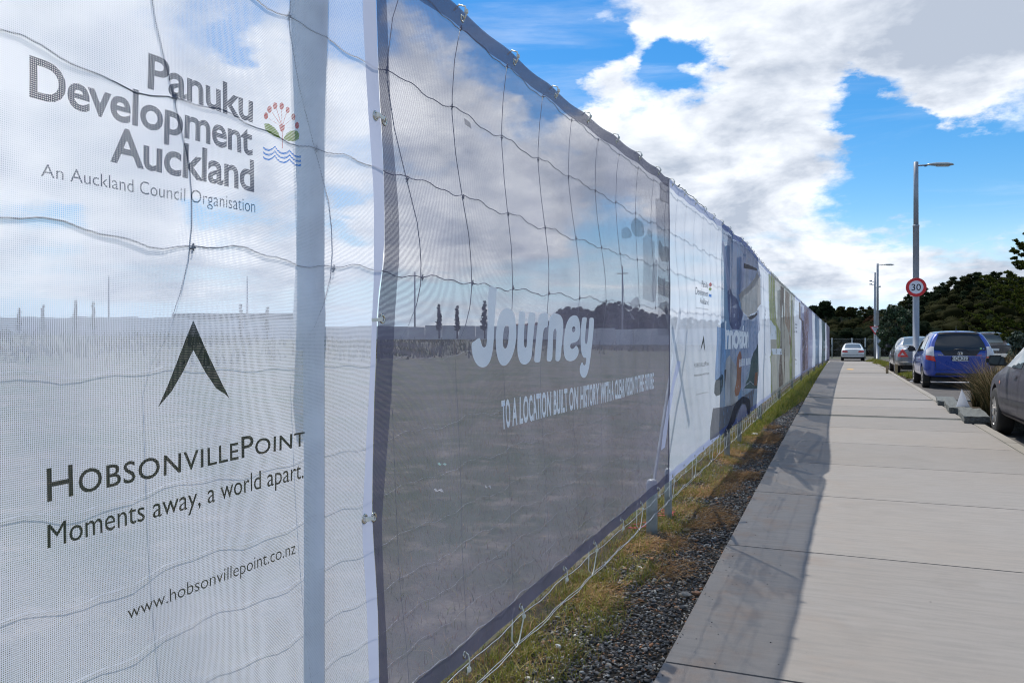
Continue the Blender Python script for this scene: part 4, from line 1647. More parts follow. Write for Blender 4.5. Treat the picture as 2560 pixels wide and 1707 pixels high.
# rank weeds and rushes across the field, seen through the cloth
n = 15000
x, y = clump_positions(n, -80, -20, -60, 170, 430, 1.2)
b = np.stack([x, y, np.array([field_z(a_, c_) for a_, c_ in zip(x, y)]) - .02], 1)
tag(blades('field_weeds', b, npr.uniform(.25, .9, n) * npr.choice([.6, 1, 1.4], n), npr.normal(0, .3, (n, 2)), npr.uniform(.03, .09, n),
           pick([(.07, .085, .03), (.10, .10, .04), (.05, .06, .03), (.16, .13, .07)], n), M['tinted'], 2), kind='stuff')
# small things lying on the gravel
def flatstone(px, py, s, col, label, name='stone'):
    p = ground_at(px, py, -.03)
    m = simple('m_' + name, col, .8, 0, .25, 30, bump=.4)
    bm = bmesh.new()
    bmesh.ops.create_icosphere(bm, subdivisions=2, radius=1)
    for v in bm.verts:
        v.co = Vector((v.co.x * s[0], v.co.y * s[1], v.co.z * s[2])) * rnd.uniform(.86, 1.1)
    o = bm_obj(name, bm, m, None, False, loc=(p.x, p.y, -.03 + s[2] * .3))
    tag(o, label, 'stone')


flatstone(1713, 1487, (.030, .020, .014), (.28, .25, .21), 'pale flat stone lying in the gravel near the path edge')
flatstone(1742, 1484, (.020, .016, .012), (.26, .14, .08), 'rusty brown stone right against the path edge')
flatstone(1715, 1326, (.024, .02, .014), (.24, .17, .09), 'tan stone in the dark gravel beyond the near post')
flatstone(1395, 1617, (.014, .012, .010), (.55, .56, .56), 'small white pebble standing out in the near gravel')
flatstone(1628, 1397, (.017, .013, .010), (.34, .17, .08), 'orange pebble in the middle of the gravel strip')
p = ground_at(1887, 1086, -.03)
o = lathe('bottle_cap', [(.042, 0), (.045, .006), (.043, .014), (.03, .018), (.004, .019)], M['sign_white'], None, 16, loc=(p.x, p.y, -.03))
tag(o, 'white round lid lying on the verge past the third post', 'lid')
for i_, (px_, py_, l_) in enumerate([(1602, 1320, 'tangle of pink string on the ground left of the near fence post'), (1665, 1288, 'pink string around the foot of the thin second post'),
                                     (1796, 1140, 'pink string on the ground by the third post')]):
    p = ground_at(px_, py_, -.04)
    pts = [Vector((p.x + .05 * math.sin(a * 1.3 + i_) + rnd.uniform(-.015, .015), p.y + .10 * math.cos(a * .9) + rnd.uniform(-.02, .02), -.03 + .010 * abs(math.sin(a * 2)))) for a in np.arange(0, 9, .35)]
    tag(tube('pink_string', pts, .0028, M['rope_red'], None, 4), l_, 'string', 'pink strings at the fence posts')

# ------------------------------------------------------------------ cars
def catmull_stations(st, per=1):
    return st


def car_paint(name, col, rough=.28, metal=.35, coat=1.0):
    t = NT(name)
    p = t.obj()
    f = t.noise(p, 600, 2, .5)
    d = t.noise(p, 4, 5, .6)
    c = t.mix(t.rng(f, .3, .7), C4([x * .9 for x in col]), C4([min(1, x * 1.12) for x in col]))
    z = t.n('ShaderNodeSeparateXYZ', {0: p}).outputs[2]
    dirt = t.math('MULTIPLY', t.rng(z, .55, .12), t.rng(d, .35, .7))
    c = t.mix(t.math('MULTIPLY', dirt, .45), c, (.16, .14, .12, 1))
    b = t.n('ShaderNodeBsdfPrincipled', {'Base Color': c, 'Roughness': t.rng(d, .3, .7, rough, rough * 1.5), 'Metallic': metal, 'Coat Weight': coat, 'Coat Roughness': .05})
    return t.surf(b.outputs[0])


def sym_cage(stations):
    """stations: (y, half width, sill z, belt z, roof half width, roof z, lean, hood?)"""
    V, F = [], []
    ring = None
    for (y, w, zb, belt, wr, zr, lean) in stations:
        half = [(0, zb), (w * .90, zb), (w * .985, zb + .10), (w, zb + (belt - zb) * .45), (w * .985, zb + (belt - zb) * .80), (w * .94, belt), ((w * .94 + wr) / 2 + .02, (belt + zr) / 2), (wr, zr - .05 if zr - belt > .2 else (belt + zr) / 2), (wr * .8, zr), (0, zr + .02)]
        pts = half + [(-x, z) for x, z in half[-2:0:-1]]
        ring = len(pts)
        for (x, z) in pts:
            dy = lean * max(0, (z - belt) / max(.05, zr - belt)) if zr > belt else 0
            V.append((x, y + dy, z))
    n = len(stations)
    for i in range(n - 1):
        for k in range(ring):
            k2 = (k + 1) % ring
            F.append((i * ring + k, (i + 1) * ring + k, (i + 1) * ring + k2, i * ring + k2))
    # end caps as quads between the left and right halves
    h = ring // 2
    for base, flip in ((0, False), ((n - 1) * ring, True)):
        for k in range(h):
            a, b2 = base + k, base + k + 1
            c, d = base + (ring - k - 1) % ring, base + (ring - k) % ring
            q = [a, b2, c, d]
            q = [v for i_, v in enumerate(q) if v not in q[:i_]]
            if len(q) >= 3:
                F.append(tuple(q[::-1] if flip else q))
    return V, F


def car_body(name, stations, paint, root, wheels, well_r, well_in=.30, half_w=.85):
    V, F = sym_cage(stations)
    tmp = mesh_obj('tmp', V, F, None, None)
    bm = bmesh.new(); bm.from_mesh(tmp.data); bmesh.ops.recalc_face_normals(bm, faces=bm.faces)
    bm.to_mesh(tmp.data); bm.free()
    m = tmp.modifiers.new('s', 'SUBSURF'); m.levels = 3; m.render_levels = 3
    cutters = []
    for wy in wheels:
        for sx in (-1, 1):
            c = lathe('cut', [(well_r, -.2), (well_r, .2)], None, None, 28, 'x', loc=(sx * (half_w - well_in + .22), wy, well_r * .93))
            cutters.append(c)
            bo = tmp.modifiers.new('b', 'BOOLEAN'); bo.operation = 'DIFFERENCE'; bo.object = c; bo.solver = 'EXACT'
    dg = bpy.context.evaluated_depsgraph_get()
    me = bpy.data.meshes.new_from_object(tmp.evaluated_get(dg))
    me.name = name
    bpy.data.objects.remove(tmp)
    for c in cutters:
        bpy.data.objects.remove(c)
    o = bpy.data.objects.new(name, me)
    COL.objects.link(o)
    me.materials.clear()
    me.materials.append(paint)
    for p in me.polygons:
        p.use_smooth = True
    try:
        me.set_sharp_from_angle(angle=R(35))
    except Exception:
        pass
    o.parent = root
    bm = bmesh.new(); bm.from_mesh(me)
    bvh = BVHTree.FromBMesh(bm)
    bm.free()
    return o, bvh


def decal(name, poly, bvh, axis, sgn, mat, root, offs=.004, step=.06):
    """poly projected on the body: axis 'x' -> (y,z) seen from side sgn; axis 'y' -> (x,z) seen from behind (sgn -1) or front; 'z' -> (x,y) from above"""
    bm = bmesh.new()
    add_loops(bm, [poly])
    grid_cut(bm, step)
    last = None
    dead = []
    for v in bm.verts:
        a, b = v.co.x, v.co.y
        if axis == 'x':
            o, d = Vector((sgn * 3, a, b)), Vector((-sgn, 0, 0))
        elif axis == 'y':
            o, d = Vector((a, sgn * 9, b)), Vector((0, -sgn, 0))
        else:
            o, d = Vector((a, b, 4)), Vector((0, 0, -1))
        hit, nrm, _, _ = bvh.ray_cast(o, d)
        if hit is None:
            dead.append(v)
            continue
        v.co = hit + nrm * offs * (1 if nrm.dot(d) < 0 else -1)
    if dead:
        bmesh.ops.delete(bm, geom=dead, context='VERTS')
    bmesh.ops.recalc_face_normals(bm, faces=bm.faces)
    for f in bm.faces:
        f.smooth = True
    return bm_obj(name, bm, mat, root)


def wheel(root, x, y, r, w, rim_mat, side, spokes=7, rr=.68):
    t = lathe('tyre', [(r * .62, -w / 2), (r * .90, -w / 2), (r * .97, -w / 2 + .012), (r, -w / 2 + .03), (r, w / 2 - .03), (r * .97, w / 2 - .012), (r * .90, w / 2), (r * .62, w / 2)],
              M['rubber'], None, 32, 'x', cap=False)
    wh = empty('wheel', (x, y, r))
    wh.parent = root
    t.parent = wh
    parts = [tube_data([(side * w * .42, r * rr * math.cos(a), r * rr * math.sin(a)) for a in np.linspace(0, 2 * math.pi, 28, endpoint=False)], .016, 6, True)]
    V, F = parts[0]
    bm = bmesh.new()
    vs = [bm.verts.new(p) for p in V]
    for f in F:
        bm.faces.new([vs[i] for i in f])
    for i in range(spokes):
        a = 2 * math.pi * i / spokes
        rot = Matrix.Rotation(a, 3, 'X')
        bm_box(bm, rot @ Vector((side * w * .42, 0, r * rr * .55)), (.02, .05, r * rr * .95), .004, rot)
    bmesh.ops.create_cone(bm, cap_ends=True, segments=16, radius1=.055, radius2=.045, depth=.03, matrix=Matrix.Translation((side * w * .45, 0, 0)) @ Matrix.Rotation(R(90), 4, 'Y'))
    ro = bm_obj('rim', bm, rim_mat, wh)
    bk = lathe('brake_disc', [(r * .6, 0), (r * .6, .01)], M['dark_trim'], wh, 24, 'x', loc=(side * w * .15, 0, 0))
    return wh


def mirror_side(poly):
    return [(-a, b) for a, b in poly][::-1]


# ---- blue hatchback (nearest parked in the bays) ----
def text_flat(name, s, mat, parent, size, loc, rot, thick=.002, offset=0.0):
    bm = text_bm(s, offset=offset)
    xs = [v.co.x for v in bm.verts]
    cx = (min(xs) + max(xs)) / 2
    ret = bmesh.ops.extrude_face_region(bm, geom=bm.faces[:])
    for v in [g for g in ret['geom'] if isinstance(g, bmesh.types.BMVert)]:
        v.co.z += thick / size * CAPH
    for v in bm.verts:
        v.co = Vector(((v.co.x - cx) * size / CAPH, v.co.y * size / CAPH - size / 2, v.co.z * size / CAPH))
    return bm_obj(name, bm, mat, parent, loc=loc, rot=rot)


hb = empty('parked_car', label='metallic blue hatchback seen from behind, parked by the lamp post', cat='car', group='cars parked along the path')
blue_paint = car_paint('blue_car_paint', (.002, .040, .30), .25, .1)
HB = [(0.00, .70, .34, .98, .50, 1.40, .36),
      (0.04, .79, .30, .98, .545, 1.47, .34),
      (0.30, .845, .27, .98, .575, 1.505, .20),
      (1.20, .848, .25, .96, .60, 1.53, .05),
      (2.15, .848, .25, .93, .585, 1.50, 0),
      (2.45, .848, .25, .92, .58, 1.42, 0),
      (3.20, .835, .25, .90, .60, 1.00, 0),
      (3.72, .80, .26, .80, .60, .86, 0),
      (3.90, .70, .30, .64, .50, .70, 0)]
body, bv = car_body('body', HB, blue_paint, hb, (.62, 3.12), .345)
G = M['glass']
decal('rear_window', [(-.60, 1.02), (-.40, .99), (.40, .99), (.60, 1.02), (.56, 1.20), (.47, 1.40), (.34, 1.455), (-.34, 1.455), (-.47, 1.40), (-.56, 1.20)], bv, 'y', -1, G, hb, .010)
decal('tailgate_trim', [(-.45, .995), (-.36, .875), (.36, .875), (.45, .995)], bv, 'y', -1, M['black_plastic'], hb, .007)
decal('spoiler', [(-.50, 1.425), (.50, 1.425), (.42, 1.475), (-.42, 1.475)], bv, 'y', -1, M['black_plastic'], hb, .018)
for s in (-1, 1):
    c1 = [(s * .60, 1.10), (s * .665, 1.11), (s * .755, 1.02), (s * .775, .88), (s * .60, .86)]
    c2 = [(s * .60, .856), (s * .775, .876), (s * .775, .77), (s * .56, .715)]
    tl = empty('tail_light'); tl.parent = hb
    decal('clear_lens', c1, bv, 'y', -1, M['light_clear'], tl, .014)
    decal('red_lens', c2, bv, 'y', -1, M['light_red'], tl, .014)
    decal('side_window', [(.62, 1.00), (1.45, .975), (1.45, 1.40), (.95, 1.405), (.72, 1.30)], bv, 'x', s, G, hb, .006)
    decal('side_window', [(1.53, .975), (2.35, .955), (2.75, .96), (2.40, 1.27), (2.1, 1.39), (1.53, 1.40)], bv, 'x', s, G, hb, .006)
    decal('door_seam', [(1.485, .40), (1.495, .40), (1.495, .97), (1.485, .97)], bv, 'x', s, M['dark_trim'], hb, .003)
    decal('door_seam', [(2.56, .40), (2.57, .40), (2.60, .95), (2.59, .95)], bv, 'x', s, M['dark_trim'], hb, .003)
    decal('door_handle', [(1.60, .86), (1.76, .86), (1.76, .89), (1.60, .89)], bv, 'x', s, blue_paint, hb, .022)
    decal('door_handle', [(.92, .87), (1.08, .87), (1.08, .90), (.92, .90)], bv, 'x', s, blue_paint, hb, .022)
decal('windscreen', [(-.60, .99), (.60, .99), (.50, 1.38), (-.50, 1.38)], bv, 'y', 1, G, hb, .008)
decal('bumper_trim', [(-.62, .30), (.62, .30), (.55, .42), (-.55, .42)], bv, 'y', -1, M['dark_trim'], hb, .008)
decal('tailgate_seam', [(-.555, .50), (.555, .50), (.555, .512), (-.555, .512)], bv, 'y', -1, M['dark_trim'], hb, .003)
decal('tailgate_seam', [(-.56, .512), (-.548, .512), (-.585, .86), (-.597, .86)], bv, 'y', -1, M['dark_trim'], hb, .003)
decal('tailgate_seam', [(.56, .512), (.548, .512), (.585, .86), (.597, .86)], bv, 'y', -1, M['dark_trim'], hb, .003)
decal('bumper_crease', [(-.80, .505), (.80, .505), (.80, .53), (-.80, .53)], bv, 'y', -1, blue_paint, hb, .022)
for s in (-1, 1):
    for wy in (.62, 3.12):
        wheel(hb, s * .735, wy, .305, .185, M['rim'], s, 8)
    m_ = bmesh.new()
    bm_box(m_, (s * .935, 2.48, 1.03), (.20, .10, .15), .035)
    bm_box(m_, (s * .84, 2.52, .99), (.06, .05, .05), .01)
    bm_obj('mirror', m_, M['black_plastic'], hb)


def rear_y(bv_, x, z, sgn=-1):
    h, n_, _, _ = bv_.ray_cast(Vector((x, sgn * 9, z)), Vector((0, -sgn, 0)))
    return h.y, n_


yp, npl = rear_y(bv, 0, .80)
tilt = math.atan2(npl.z, -npl.y)
pl = box('number_plate', (0, 0, 0), (.36, .012, .125), M['plate_white'], hb, .004)
pl.location = (0, yp - .014, .80); pl.rotation_euler = (-tilt, 0, 0)
text_flat('plate_lettering', 'KQR222', M['sign_black'], pl, .078, (0, -.0065, 0), (R(90), 0, 0), .001, .02)
# chrome rounded emblem with an H in the black strip
ye, ne = rear_y(bv, 0, .93)
em_r = empty('emblem', (0, ye - .014, .93)); em_r.parent = hb
pts = [(.055 * math.copysign(abs(math.cos(a)) ** .6, math.cos(a)), 0, .043 * math.copysign(abs(math.sin(a)) ** .6, math.sin(a))) for a in np.linspace(0, 2 * math.pi, 24, endpoint=False)]
tube('emblem_ring', pts, .005, M['chrome'], em_r, 6, True)
bm = bmesh.new()
for s in (-1, 1):
    bm_box(bm, (s * .026, 0, 0), (.014, .008, .062), .002, Matrix.Rotation(s * .14, 3, 'Y'))
bm_box(bm, (0, 0, 0), (.045, .007, .012), .001)
bm_obj('emblem_letter', bm, M['chrome'], em_r)
wp = tube('wiper', [(-.16, rear_y(bv, -.16, 1.02)[0] - .015, 1.02), (0, rear_y(bv, 0, 1.05)[0] - .02, 1.05), (.14, rear_y(bv, .14, 1.03)[0] - .015, 1.03), (.20, rear_y(bv, .20, .97)[0] - .015, .97)], .009, M['black_plastic'], hb)
lathe('aerial', [(.03, 1.535), (.02, 1.56), (.006, 1.58), (.004, 1.66)], M['black_plastic'], hb, 10, loc=(0, .75, 0))
for (x0, w_, m_) in [(-.49, .12, 'chrome'), (.38, .13, 'light_red')]:
    for i_ in range(3):
        yy = rear_y(bv, x0 + i_ * w_ / 3, .885)[0]
        box('badge', (x0 + i_ * w_ / 3, yy - .008, .885), (w_ / 4, .006, .016), M[m_], hb, .001)
st1 = decal('window_sticker', ell(.475, 1.055, .028, .014, 12), bv, 'y', -1, simple('sticker_green', (.25, .5, .2), .5), hb, .013)
st2 = decal('window_sticker', ell(.535, 1.05, .02, .011, 12), bv, 'y', -1, simple('sticker_blue', (.1, .2, .6), .5), hb, .013)
lathe('exhaust_tip', [(.028, 0), (.028, .12)], M['dark_trim'], hb, 12, 'y', loc=(.42, .02, .26))
box('underside', (0, 1.95, .24), (1.3, 3.3, .08), M['black_plastic'], hb, .02)
hb.location = (3.02, 23.25, -.042)

# ---- generic saloon used for the other parked cars ----
def saloon(label, paint, loc, kind, rz=0.0):
    """kind: 'luxury' (rounded boot, triangular tail lights), 'plain' (older boxy), 'wagonette'"""
    rt = empty('parked_car', label=label, cat='car', group='cars parked along the path')
    if kind == 'luxury':
        W, belt = .90, .97
        ST_ = [(0.00, .70, .36, .84, .60, .96, 0), (0.06, .82, .31, .90, .66, 1.02, 0), (.55, .895, .27, .96, .68, 1.05, 0), (1.02, .905, .25, .97, .60, 1.12, 0),
               (1.35, .905, .25, .97, .585, 1.33, 0), (1.75, .905, .25, .965, .59, 1.43, 0), (2.6, .905, .25, .95, .60, 1.44, 0), (3.05, .905, .25, .94, .58, 1.36, 0),
               (3.75, .90, .25, .92, .66, 1.00, 0), (4.5, .86, .26, .82, .62, .87, 0), (4.8, .72, .32, .66, .52, .72, 0)]
        wy, wr_ = (.98, 3.84), .33
    else:
        W, belt = .85, .90
        ST_ = [(0.00, .66, .36, .80, .60, .90, 0), (0.05, .79, .30, .86, .64, .965, 0), (.50, .845, .26, .90, .66, .985, 0), (.85, .85, .25, .905, .60, 1.04, 0),
               (1.25, .85, .25, .905, .575, 1.29, 0), (1.6, .85, .25, .90, .58, 1.38, 0), (2.4, .85, .25, .885, .585, 1.395, 0), (2.8, .85, .25, .88, .57, 1.32, 0),
               (3.42, .845, .25, .86, .63, .955, 0), (4.2, .81, .26, .76, .60, .80, 0), (4.5, .70, .32, .62, .50, .66, 0)]
        wy, wr_ = (.95, 3.60), .31
    b, v = car_body('body', ST_, paint, rt, wy, wr_ + .04, half_w=W)
    top = 1.40 if kind == 'luxury' else 1.34
    decal('rear_window', [(-.60, belt + .11), (.60, belt + .11), (.50, top - .03), (.42, top), (-.42, top), (-.50, top - .03)], v, 'y', -1, M['glass_pale'], rt, .010)
    decal('windscreen', [(-.60, belt + .08), (.60, belt + .08), (.50, top - .04), (-.50, top - .04)], v, 'y', 1, M['glass_pale'], rt, .008)
    f = wy[1]
    for s in (-1, 1):
        decal('side_window', [(1.28, belt + .045), (2.05, belt + .02), (2.05, top - .05), (1.75, top - .05), (1.45, top - .14)], v, 'x', s, M['glass_pale'], rt, .006)
        decal('side_window', [(2.13, belt + .02), (3.30 if kind == 'luxury' else 3.05, belt + .02), (2.95 if kind == 'luxury' else 2.7, top - .12), (2.6, top - .05), (2.13, top - .05)], v, 'x', s, M['glass_pale'], rt, .006)
        decal('door_seam', [(2.085, .36), (2.095, .36), (2.095, belt), (2.085, belt)], v, 'x', s, M['dark_trim'], rt, .003)
        decal('door_seam', [(3.19, .36), (3.20, .36), (3.23, belt - .01), (3.22, belt - .01)], v, 'x', s, M['dark_trim'], rt, .003)
        decal('side_moulding', [(1.42, .50), (f - .42, .47), (f - .42, .52), (1.42, .55)], v, 'x', s, M['chrome'] if kind == 'luxury' else M['dark_trim'], rt, .012)
        decal('door_handle', [(2.2, .80), (2.38, .80), (2.38, .835), (2.2, .835)], v, 'x', s, paint, rt, .02)
        decal('sill_strip', [(1.35, .29), (f - .42, .29), (f - .42, .335), (1.35, .335)], v, 'x', s, paint, rt, .02)
        if kind == 'luxury':
            tl = decal('tail_light', [(s * .47, .665), (s * .79, .665), (s * .815, .72), (s * .70, .93), (s * .655, .945), (s * .60, .90)], v, 'y', -1, M['light_red'], rt, .012)
            decal('clear_lens', [(s * .60, .73), (s * .73, .73), (s * .67, .83)], v, 'y', -1, M['light_clear'], tl, .017)
        else:
            tl = decal('tail_light', [(s * .36, .70), (s * .74, .70), (s * .77, .76), (s * .74, .83), (s * .40, .82)], v, 'y', -1, M['light_red'], rt, .012)
        decal('headlight', [(s * .40, .60), (s * .66, .60), (s * .70, .72), (s * .42, .70)], v, 'y', 1, M['light_clear'], rt, .01)
        for q in wy:
            wheel(rt, s * (W - .115), q, wr_, .20, M['rim'], s, 10)
        m_ = bmesh.new()
        bm_box(m_, (s * (W + .085), f - .72, belt + .10), (.21, .11, .135), .04)
        bm_box(m_, (s * (W - .01), f - .68, belt + .06), (.07, .06, .05), .01)
        mo = bm_obj('mirror', m_, M['black_plastic'], rt)
        box('mirror_glass', (s * (W + .085), f - .778, belt + .10), (.165, .006, .10), M['glass'], mo, .002)
        decal('indicator', ell(f - .44, .715, .035, .022, 10), v, 'x', s, M['light_amber'], rt, .012)
    yy = rear_y(v, 0, .76)[0]
    p_ = box('number_plate', (0, yy - .010, .755), (.36, .01, .12), M['plate_white'], rt, .003)
    decal('bumper_trim', [(-.80, .47), (.80, .47), (.80, .50), (-.80, .50)], v, 'y', -1, M['chrome'] if kind == 'luxury' else M['dark_trim'], rt, .016)
    decal('boot_seam', [(-.62, .60), (.62, .60), (.62, .612), (-.62, .612)], v, 'y', -1, M['dark_trim'], rt, .003)
    box('underside', (0, 2.3, .25), (1.3, 3.8, .10), M['black_plastic'], rt, .02)
    rt.location = loc
    rt.rotation_euler = (0, 0, rz)
    return rt


grey_paint = car_paint('grey_car_paint', (.20, .205, .22), .25, .6)
dk_grey = car_paint('dark_grey_paint', (.03, .028, .042), .5, 0, .18)
white_paint = car_paint('white_car_paint', (.72, .72, .70), .3, 0)
silver_paint = car_paint('silver_car_paint', (.48, .50, .53), .25, .7)
saloon('silver grey saloon with red triangular tail lights beyond the blue hatchback', grey_paint, (3.02, 32.6, -.042), 'luxury')
saloon('dark grey saloon at the right photo edge, nearest car, front wheel by the kerb', dk_grey, (2.83, 8.70, -.042), 'plain')
saloon('white saloon stopped at the far end of the path in front of the netting fence', white_paint, (1.32, 65.5, -.33), 'plain')
saloon('white car mostly hidden behind the far end of the banner fence', white_paint, (-1.18, 55.5, -.10), 'plain')
saloon('silver car half hidden behind the young tree', silver_paint, (4.5, 56.0, -.10), 'plain')

# dark pickup across the car park
pk = empty('pickup_truck', label='dark pickup truck parked far right behind the dry tussock grass', cat='pickup truck')
pkp = car_paint('pickup_paint', (.055, .05, .055), .35, .2)
PK = [(0.0, .80, .55, 1.02, .78, 1.06, 0), (.05, .86, .50, 1.04, .82, 1.08, 0), (1.45, .88, .45, 1.05, .83, 1.10, 0), (1.55, .88, .45, 1.06, .66, 1.60, 0), (1.8, .88, .45, 1.06, .66, 1.72, 0),
      (2.6, .88, .45, 1.06, .66, 1.73, 0), (3.0, .88, .45, 1.05, .64, 1.62, 0), (3.5, .88, .45, 1.03, .70, 1.15, 0), (4.5, .86, .46, .98, .72, 1.04, 0), (4.9, .80, .50, .80, .62, .92, 0)]
b_, v_ = car_body('body', PK, pkp, pk, (1.0, 4.0), .42, half_w=.88)
decal('rear_window', [(-.58, 1.16), (.58, 1.16), (.52, 1.60), (-.52, 1.60)], v_, 'y', -1, M['glass_pale'], pk, .012)
for s in (-1, 1):
    decal('tail_light', [(s * .72, .72), (s * .83, .72), (s * .83, .98), (s * .72, .98)], v_, 'y', -1, M['light_red'], pk, .012)
    decal('side_window', [(1.8, 1.12), (3.1, 1.10), (2.8, 1.58), (1.85, 1.58)], v_, 'x', s, M['glass_pale'], pk, .008)
    for q in (1.0, 4.0):
        wheel(pk, s * .76, q, .38, .24, M['rim'], s, 6)
    box('mirror', (s * .99, 3.2, 1.2), (.18, .1, .2), M['black_plastic'], pk, .03)
box('rear_bumper', (0, -.06, .56), (1.6, .14, .18), M['chrome'], pk, .03)
box('number_plate', (0, -.02, .84), (.36, .02, .12), M['plate_white'], pk, .003)
pp = depth_at(2478, 40)
pk.location = (pp.x, pp.y - 1, -.042)

# ------------------------------------------------------------------ lamp posts and signs
def lamp_post(name, base, H, r1, r2, zc, label, head=True, rz=0.0):
    t = empty(name, base, rz, label=label, cat='street lamp', group='street lamps along the parking bays')
    lathe('lower_pole', [(r1 * 1.5, 0), (r1 * 1.5, .02), (r1, .021), (r1, zc), (r1 * 1.08, zc + .005), (r1 * 1.08, zc + .05), (r2, zc + .052)], M['lamp_metal'], t, 18)
    lathe('upper_pole', [(r2, zc + .05), (r2 * .93, H - .01), (r2 * .6, H)], M['lamp_metal'], t, 18)
    tube('arm', [(r2, 0, H - .12), (.16, 0, H - .12), (.38, 0, H - .105)], .026, M['lamp_metal'], t, 10)
    # flat tapering lantern
    V, F = [], []
    secs = [(.34, .035, .020), (.42, .075, .045), (.62, .12, .07), (.95, .13, .075), (1.12, .10, .05), (1.20, .03, .015)]
    n = 12
    for (x, w, h) in secs:
        for k in range(n):
            a = 2 * math.pi * k / n
            z = math.sin(a) * h * (1 if math.sin(a) > 0 else .45)
            V.append((x, math.cos(a) * w, H - .105 + z + .01))
    for i in range(len(secs) - 1):
        for k in range(n):
            F.append((i * n + k, i * n + (k + 1) % n, (i + 1) * n + (k + 1) % n, (i + 1) * n + k))
    F += [tuple(range(n))[::-1], tuple((len(secs) - 1) * n + k for k in range(n))]
    hd = mesh_obj('lamp_head', V, F, M['lamp_head'], t, True)
    box('lens', (.86, 0, H - .134), (.40, .15, .02), M['lens'], hd, .004)
    box('clamp', (.30, 0, H - .135), (.07, .05, .035), M['dark_trim'], t, .008)
    return t


b0 = depth_at(2290, 25)
L1 = lamp_post('street_lamp', (b0.x, b0.y, -.03), 6.95, .094, .072, 3.05 + .02, 'tall grey street lamp carrying the round 30 sign beside the blue hatchback', rz=.38)
# lower/upper joint stands at the height seen in the photograph
for o in list(L1.children):
    if o.name.startswith('lower_pole') or o.name.startswith('upper_pole'):
        bpy.data.objects.remove(o)
zj = 1.2 + (853.5 - 567) / F_PX * 25 + .03
lathe('lower_pole', [(.15, 0), (.15, .02), (.096, .021), (.092, zj), (.100, zj + .004), (.100, zj + .05), (.078, zj + .052)], M['lamp_metal'], L1, 20)
lathe('upper_pole', [(.076, zj + .05), (.070, 6.94), (.04, 6.95)], M['lamp_metal'], L1, 20)
b1 = depth_at(2194, 57)
lamp_post('street_lamp', (b1.x, b1.y, -.12), 6.98, .10, .08, 3.4, 'second street lamp further off behind the young tree', rz=.38)
b2 = depth_at(2187.5, 60)
up = empty('camera_pole', (b2.x, b2.y, -.15), label='slim pole with two small camera brackets left of the second street lamp', cat='pole')
lathe('pole', [(.095, 0), (.085, 3.5), (.065, 6.62), (.03, 6.63)], M['lamp_metal'], up, 14)
for (dz, s) in [(5.9, -1), (5.65, -1), (5.45, 1)]:
    tube('bracket', [(0, 0, dz), (s * .16, -.05, dz + .02), (s * .26, -.08, dz + .06)], .02, M['lamp_metal'], up, 6)
    lathe('camera_head', [(.02, -.1), (.06, -.08), (.06, .08), (.03, .1)], M['sign_back'], up, 10, 'x', loc=(s * .30, -.08, dz + .08))

# 30 sign facing the camera direction of travel
sc_ = depth_at(2290.5, 24.85, 718)
sg = empty('speed_sign', (sc_.x, sc_.y, sc_.z), YAW * .9 - .25, label='round 30 speed limit sign with red ring on the tall lamp', cat='speed sign')
lathe('sign_back', [(.300, .018), (.300, .004), (.296, 0)], M['sign_back'], sg, 48, 'y')
lathe('red_ring', [(.298, 0), (.298, -.003), (.205, -.003), (.205, 0)], M['sign_red'], sg, 48, 'y', False)
lathe('white_face', [(.206, .0), (.206, -.0050), (.001, -.0050)], M['sign_white'], sg, 48, 'y', False)
text_flat('lettering', '30', M['sign_black'], sg, .20, (0, -.0062, 0), (R(90), 0, 0), .001, .006)
box('clamp', (0, .045, .1), (.22, .05, .04), M['galv'], sg, .004)
box('clamp', (0, .045, -.1), (.22, .05, .04), M['galv'], sg, .004)

gw = depth_at(2188, 52, 822)
gs = empty('give_way_sign', (gw.x, gw.y, gw.z), YAW * .8 - .2, label='red and white triangular give way sign partly covered by the young tree', cat='road sign')


def tri_prism(name, s, y0, y1, mat, hole=None):
    def tri(r):
        return [(-r, r * .5), (r, r * .5), (0, -r * 1.2)]
    P = tri(s)
    if hole:
        Q = tri(hole)
        V = [(x, y0, z) for x, z in P] + [(x, y0, z) for x, z in Q] + [(x, y1, z) for x, z in P] + [(x, y1, z) for x, z in Q]
        F = []
        for i in range(3):
            k = (i + 1) % 3
            F += [(i, k, 3 + k, 3 + i), (6 + i, 9 + i, 9 + k, 6 + k), (i, 6 + i, 6 + k, k), (3 + i, 3 + k, 9 + k, 9 + i)]
    else:
        V = [(x, y0, z) for x, z in P] + [(x, y1, z) for x, z in P]
        F = [(0, 1, 2), (3, 5, 4), (0, 3, 4, 1), (1, 4, 5, 2), (2, 5, 3, 0)]
    return mesh_obj(name, V, F, mat, gs)


tri_prism('sign_face', .34, 0, .01, M['sign_white'])
tri_prism('red_border', .345, -.004, -.0005, M['sign_red'], .245)
text_flat('lettering', 'GIVE', M['sign_black'], gs, .075, (0, -.005, .06), (R(90), 0, 0), .001, .01)
text_flat('lettering', 'WAY', M['sign_black'], gs, .075, (0, -.005, -.05), (R(90), 0, 0), .001, .01)
lathe('post', [(.035, -gw.z - .1), (.035, .25)], M['galv'], gs, 12, loc=(0, .045, 0))

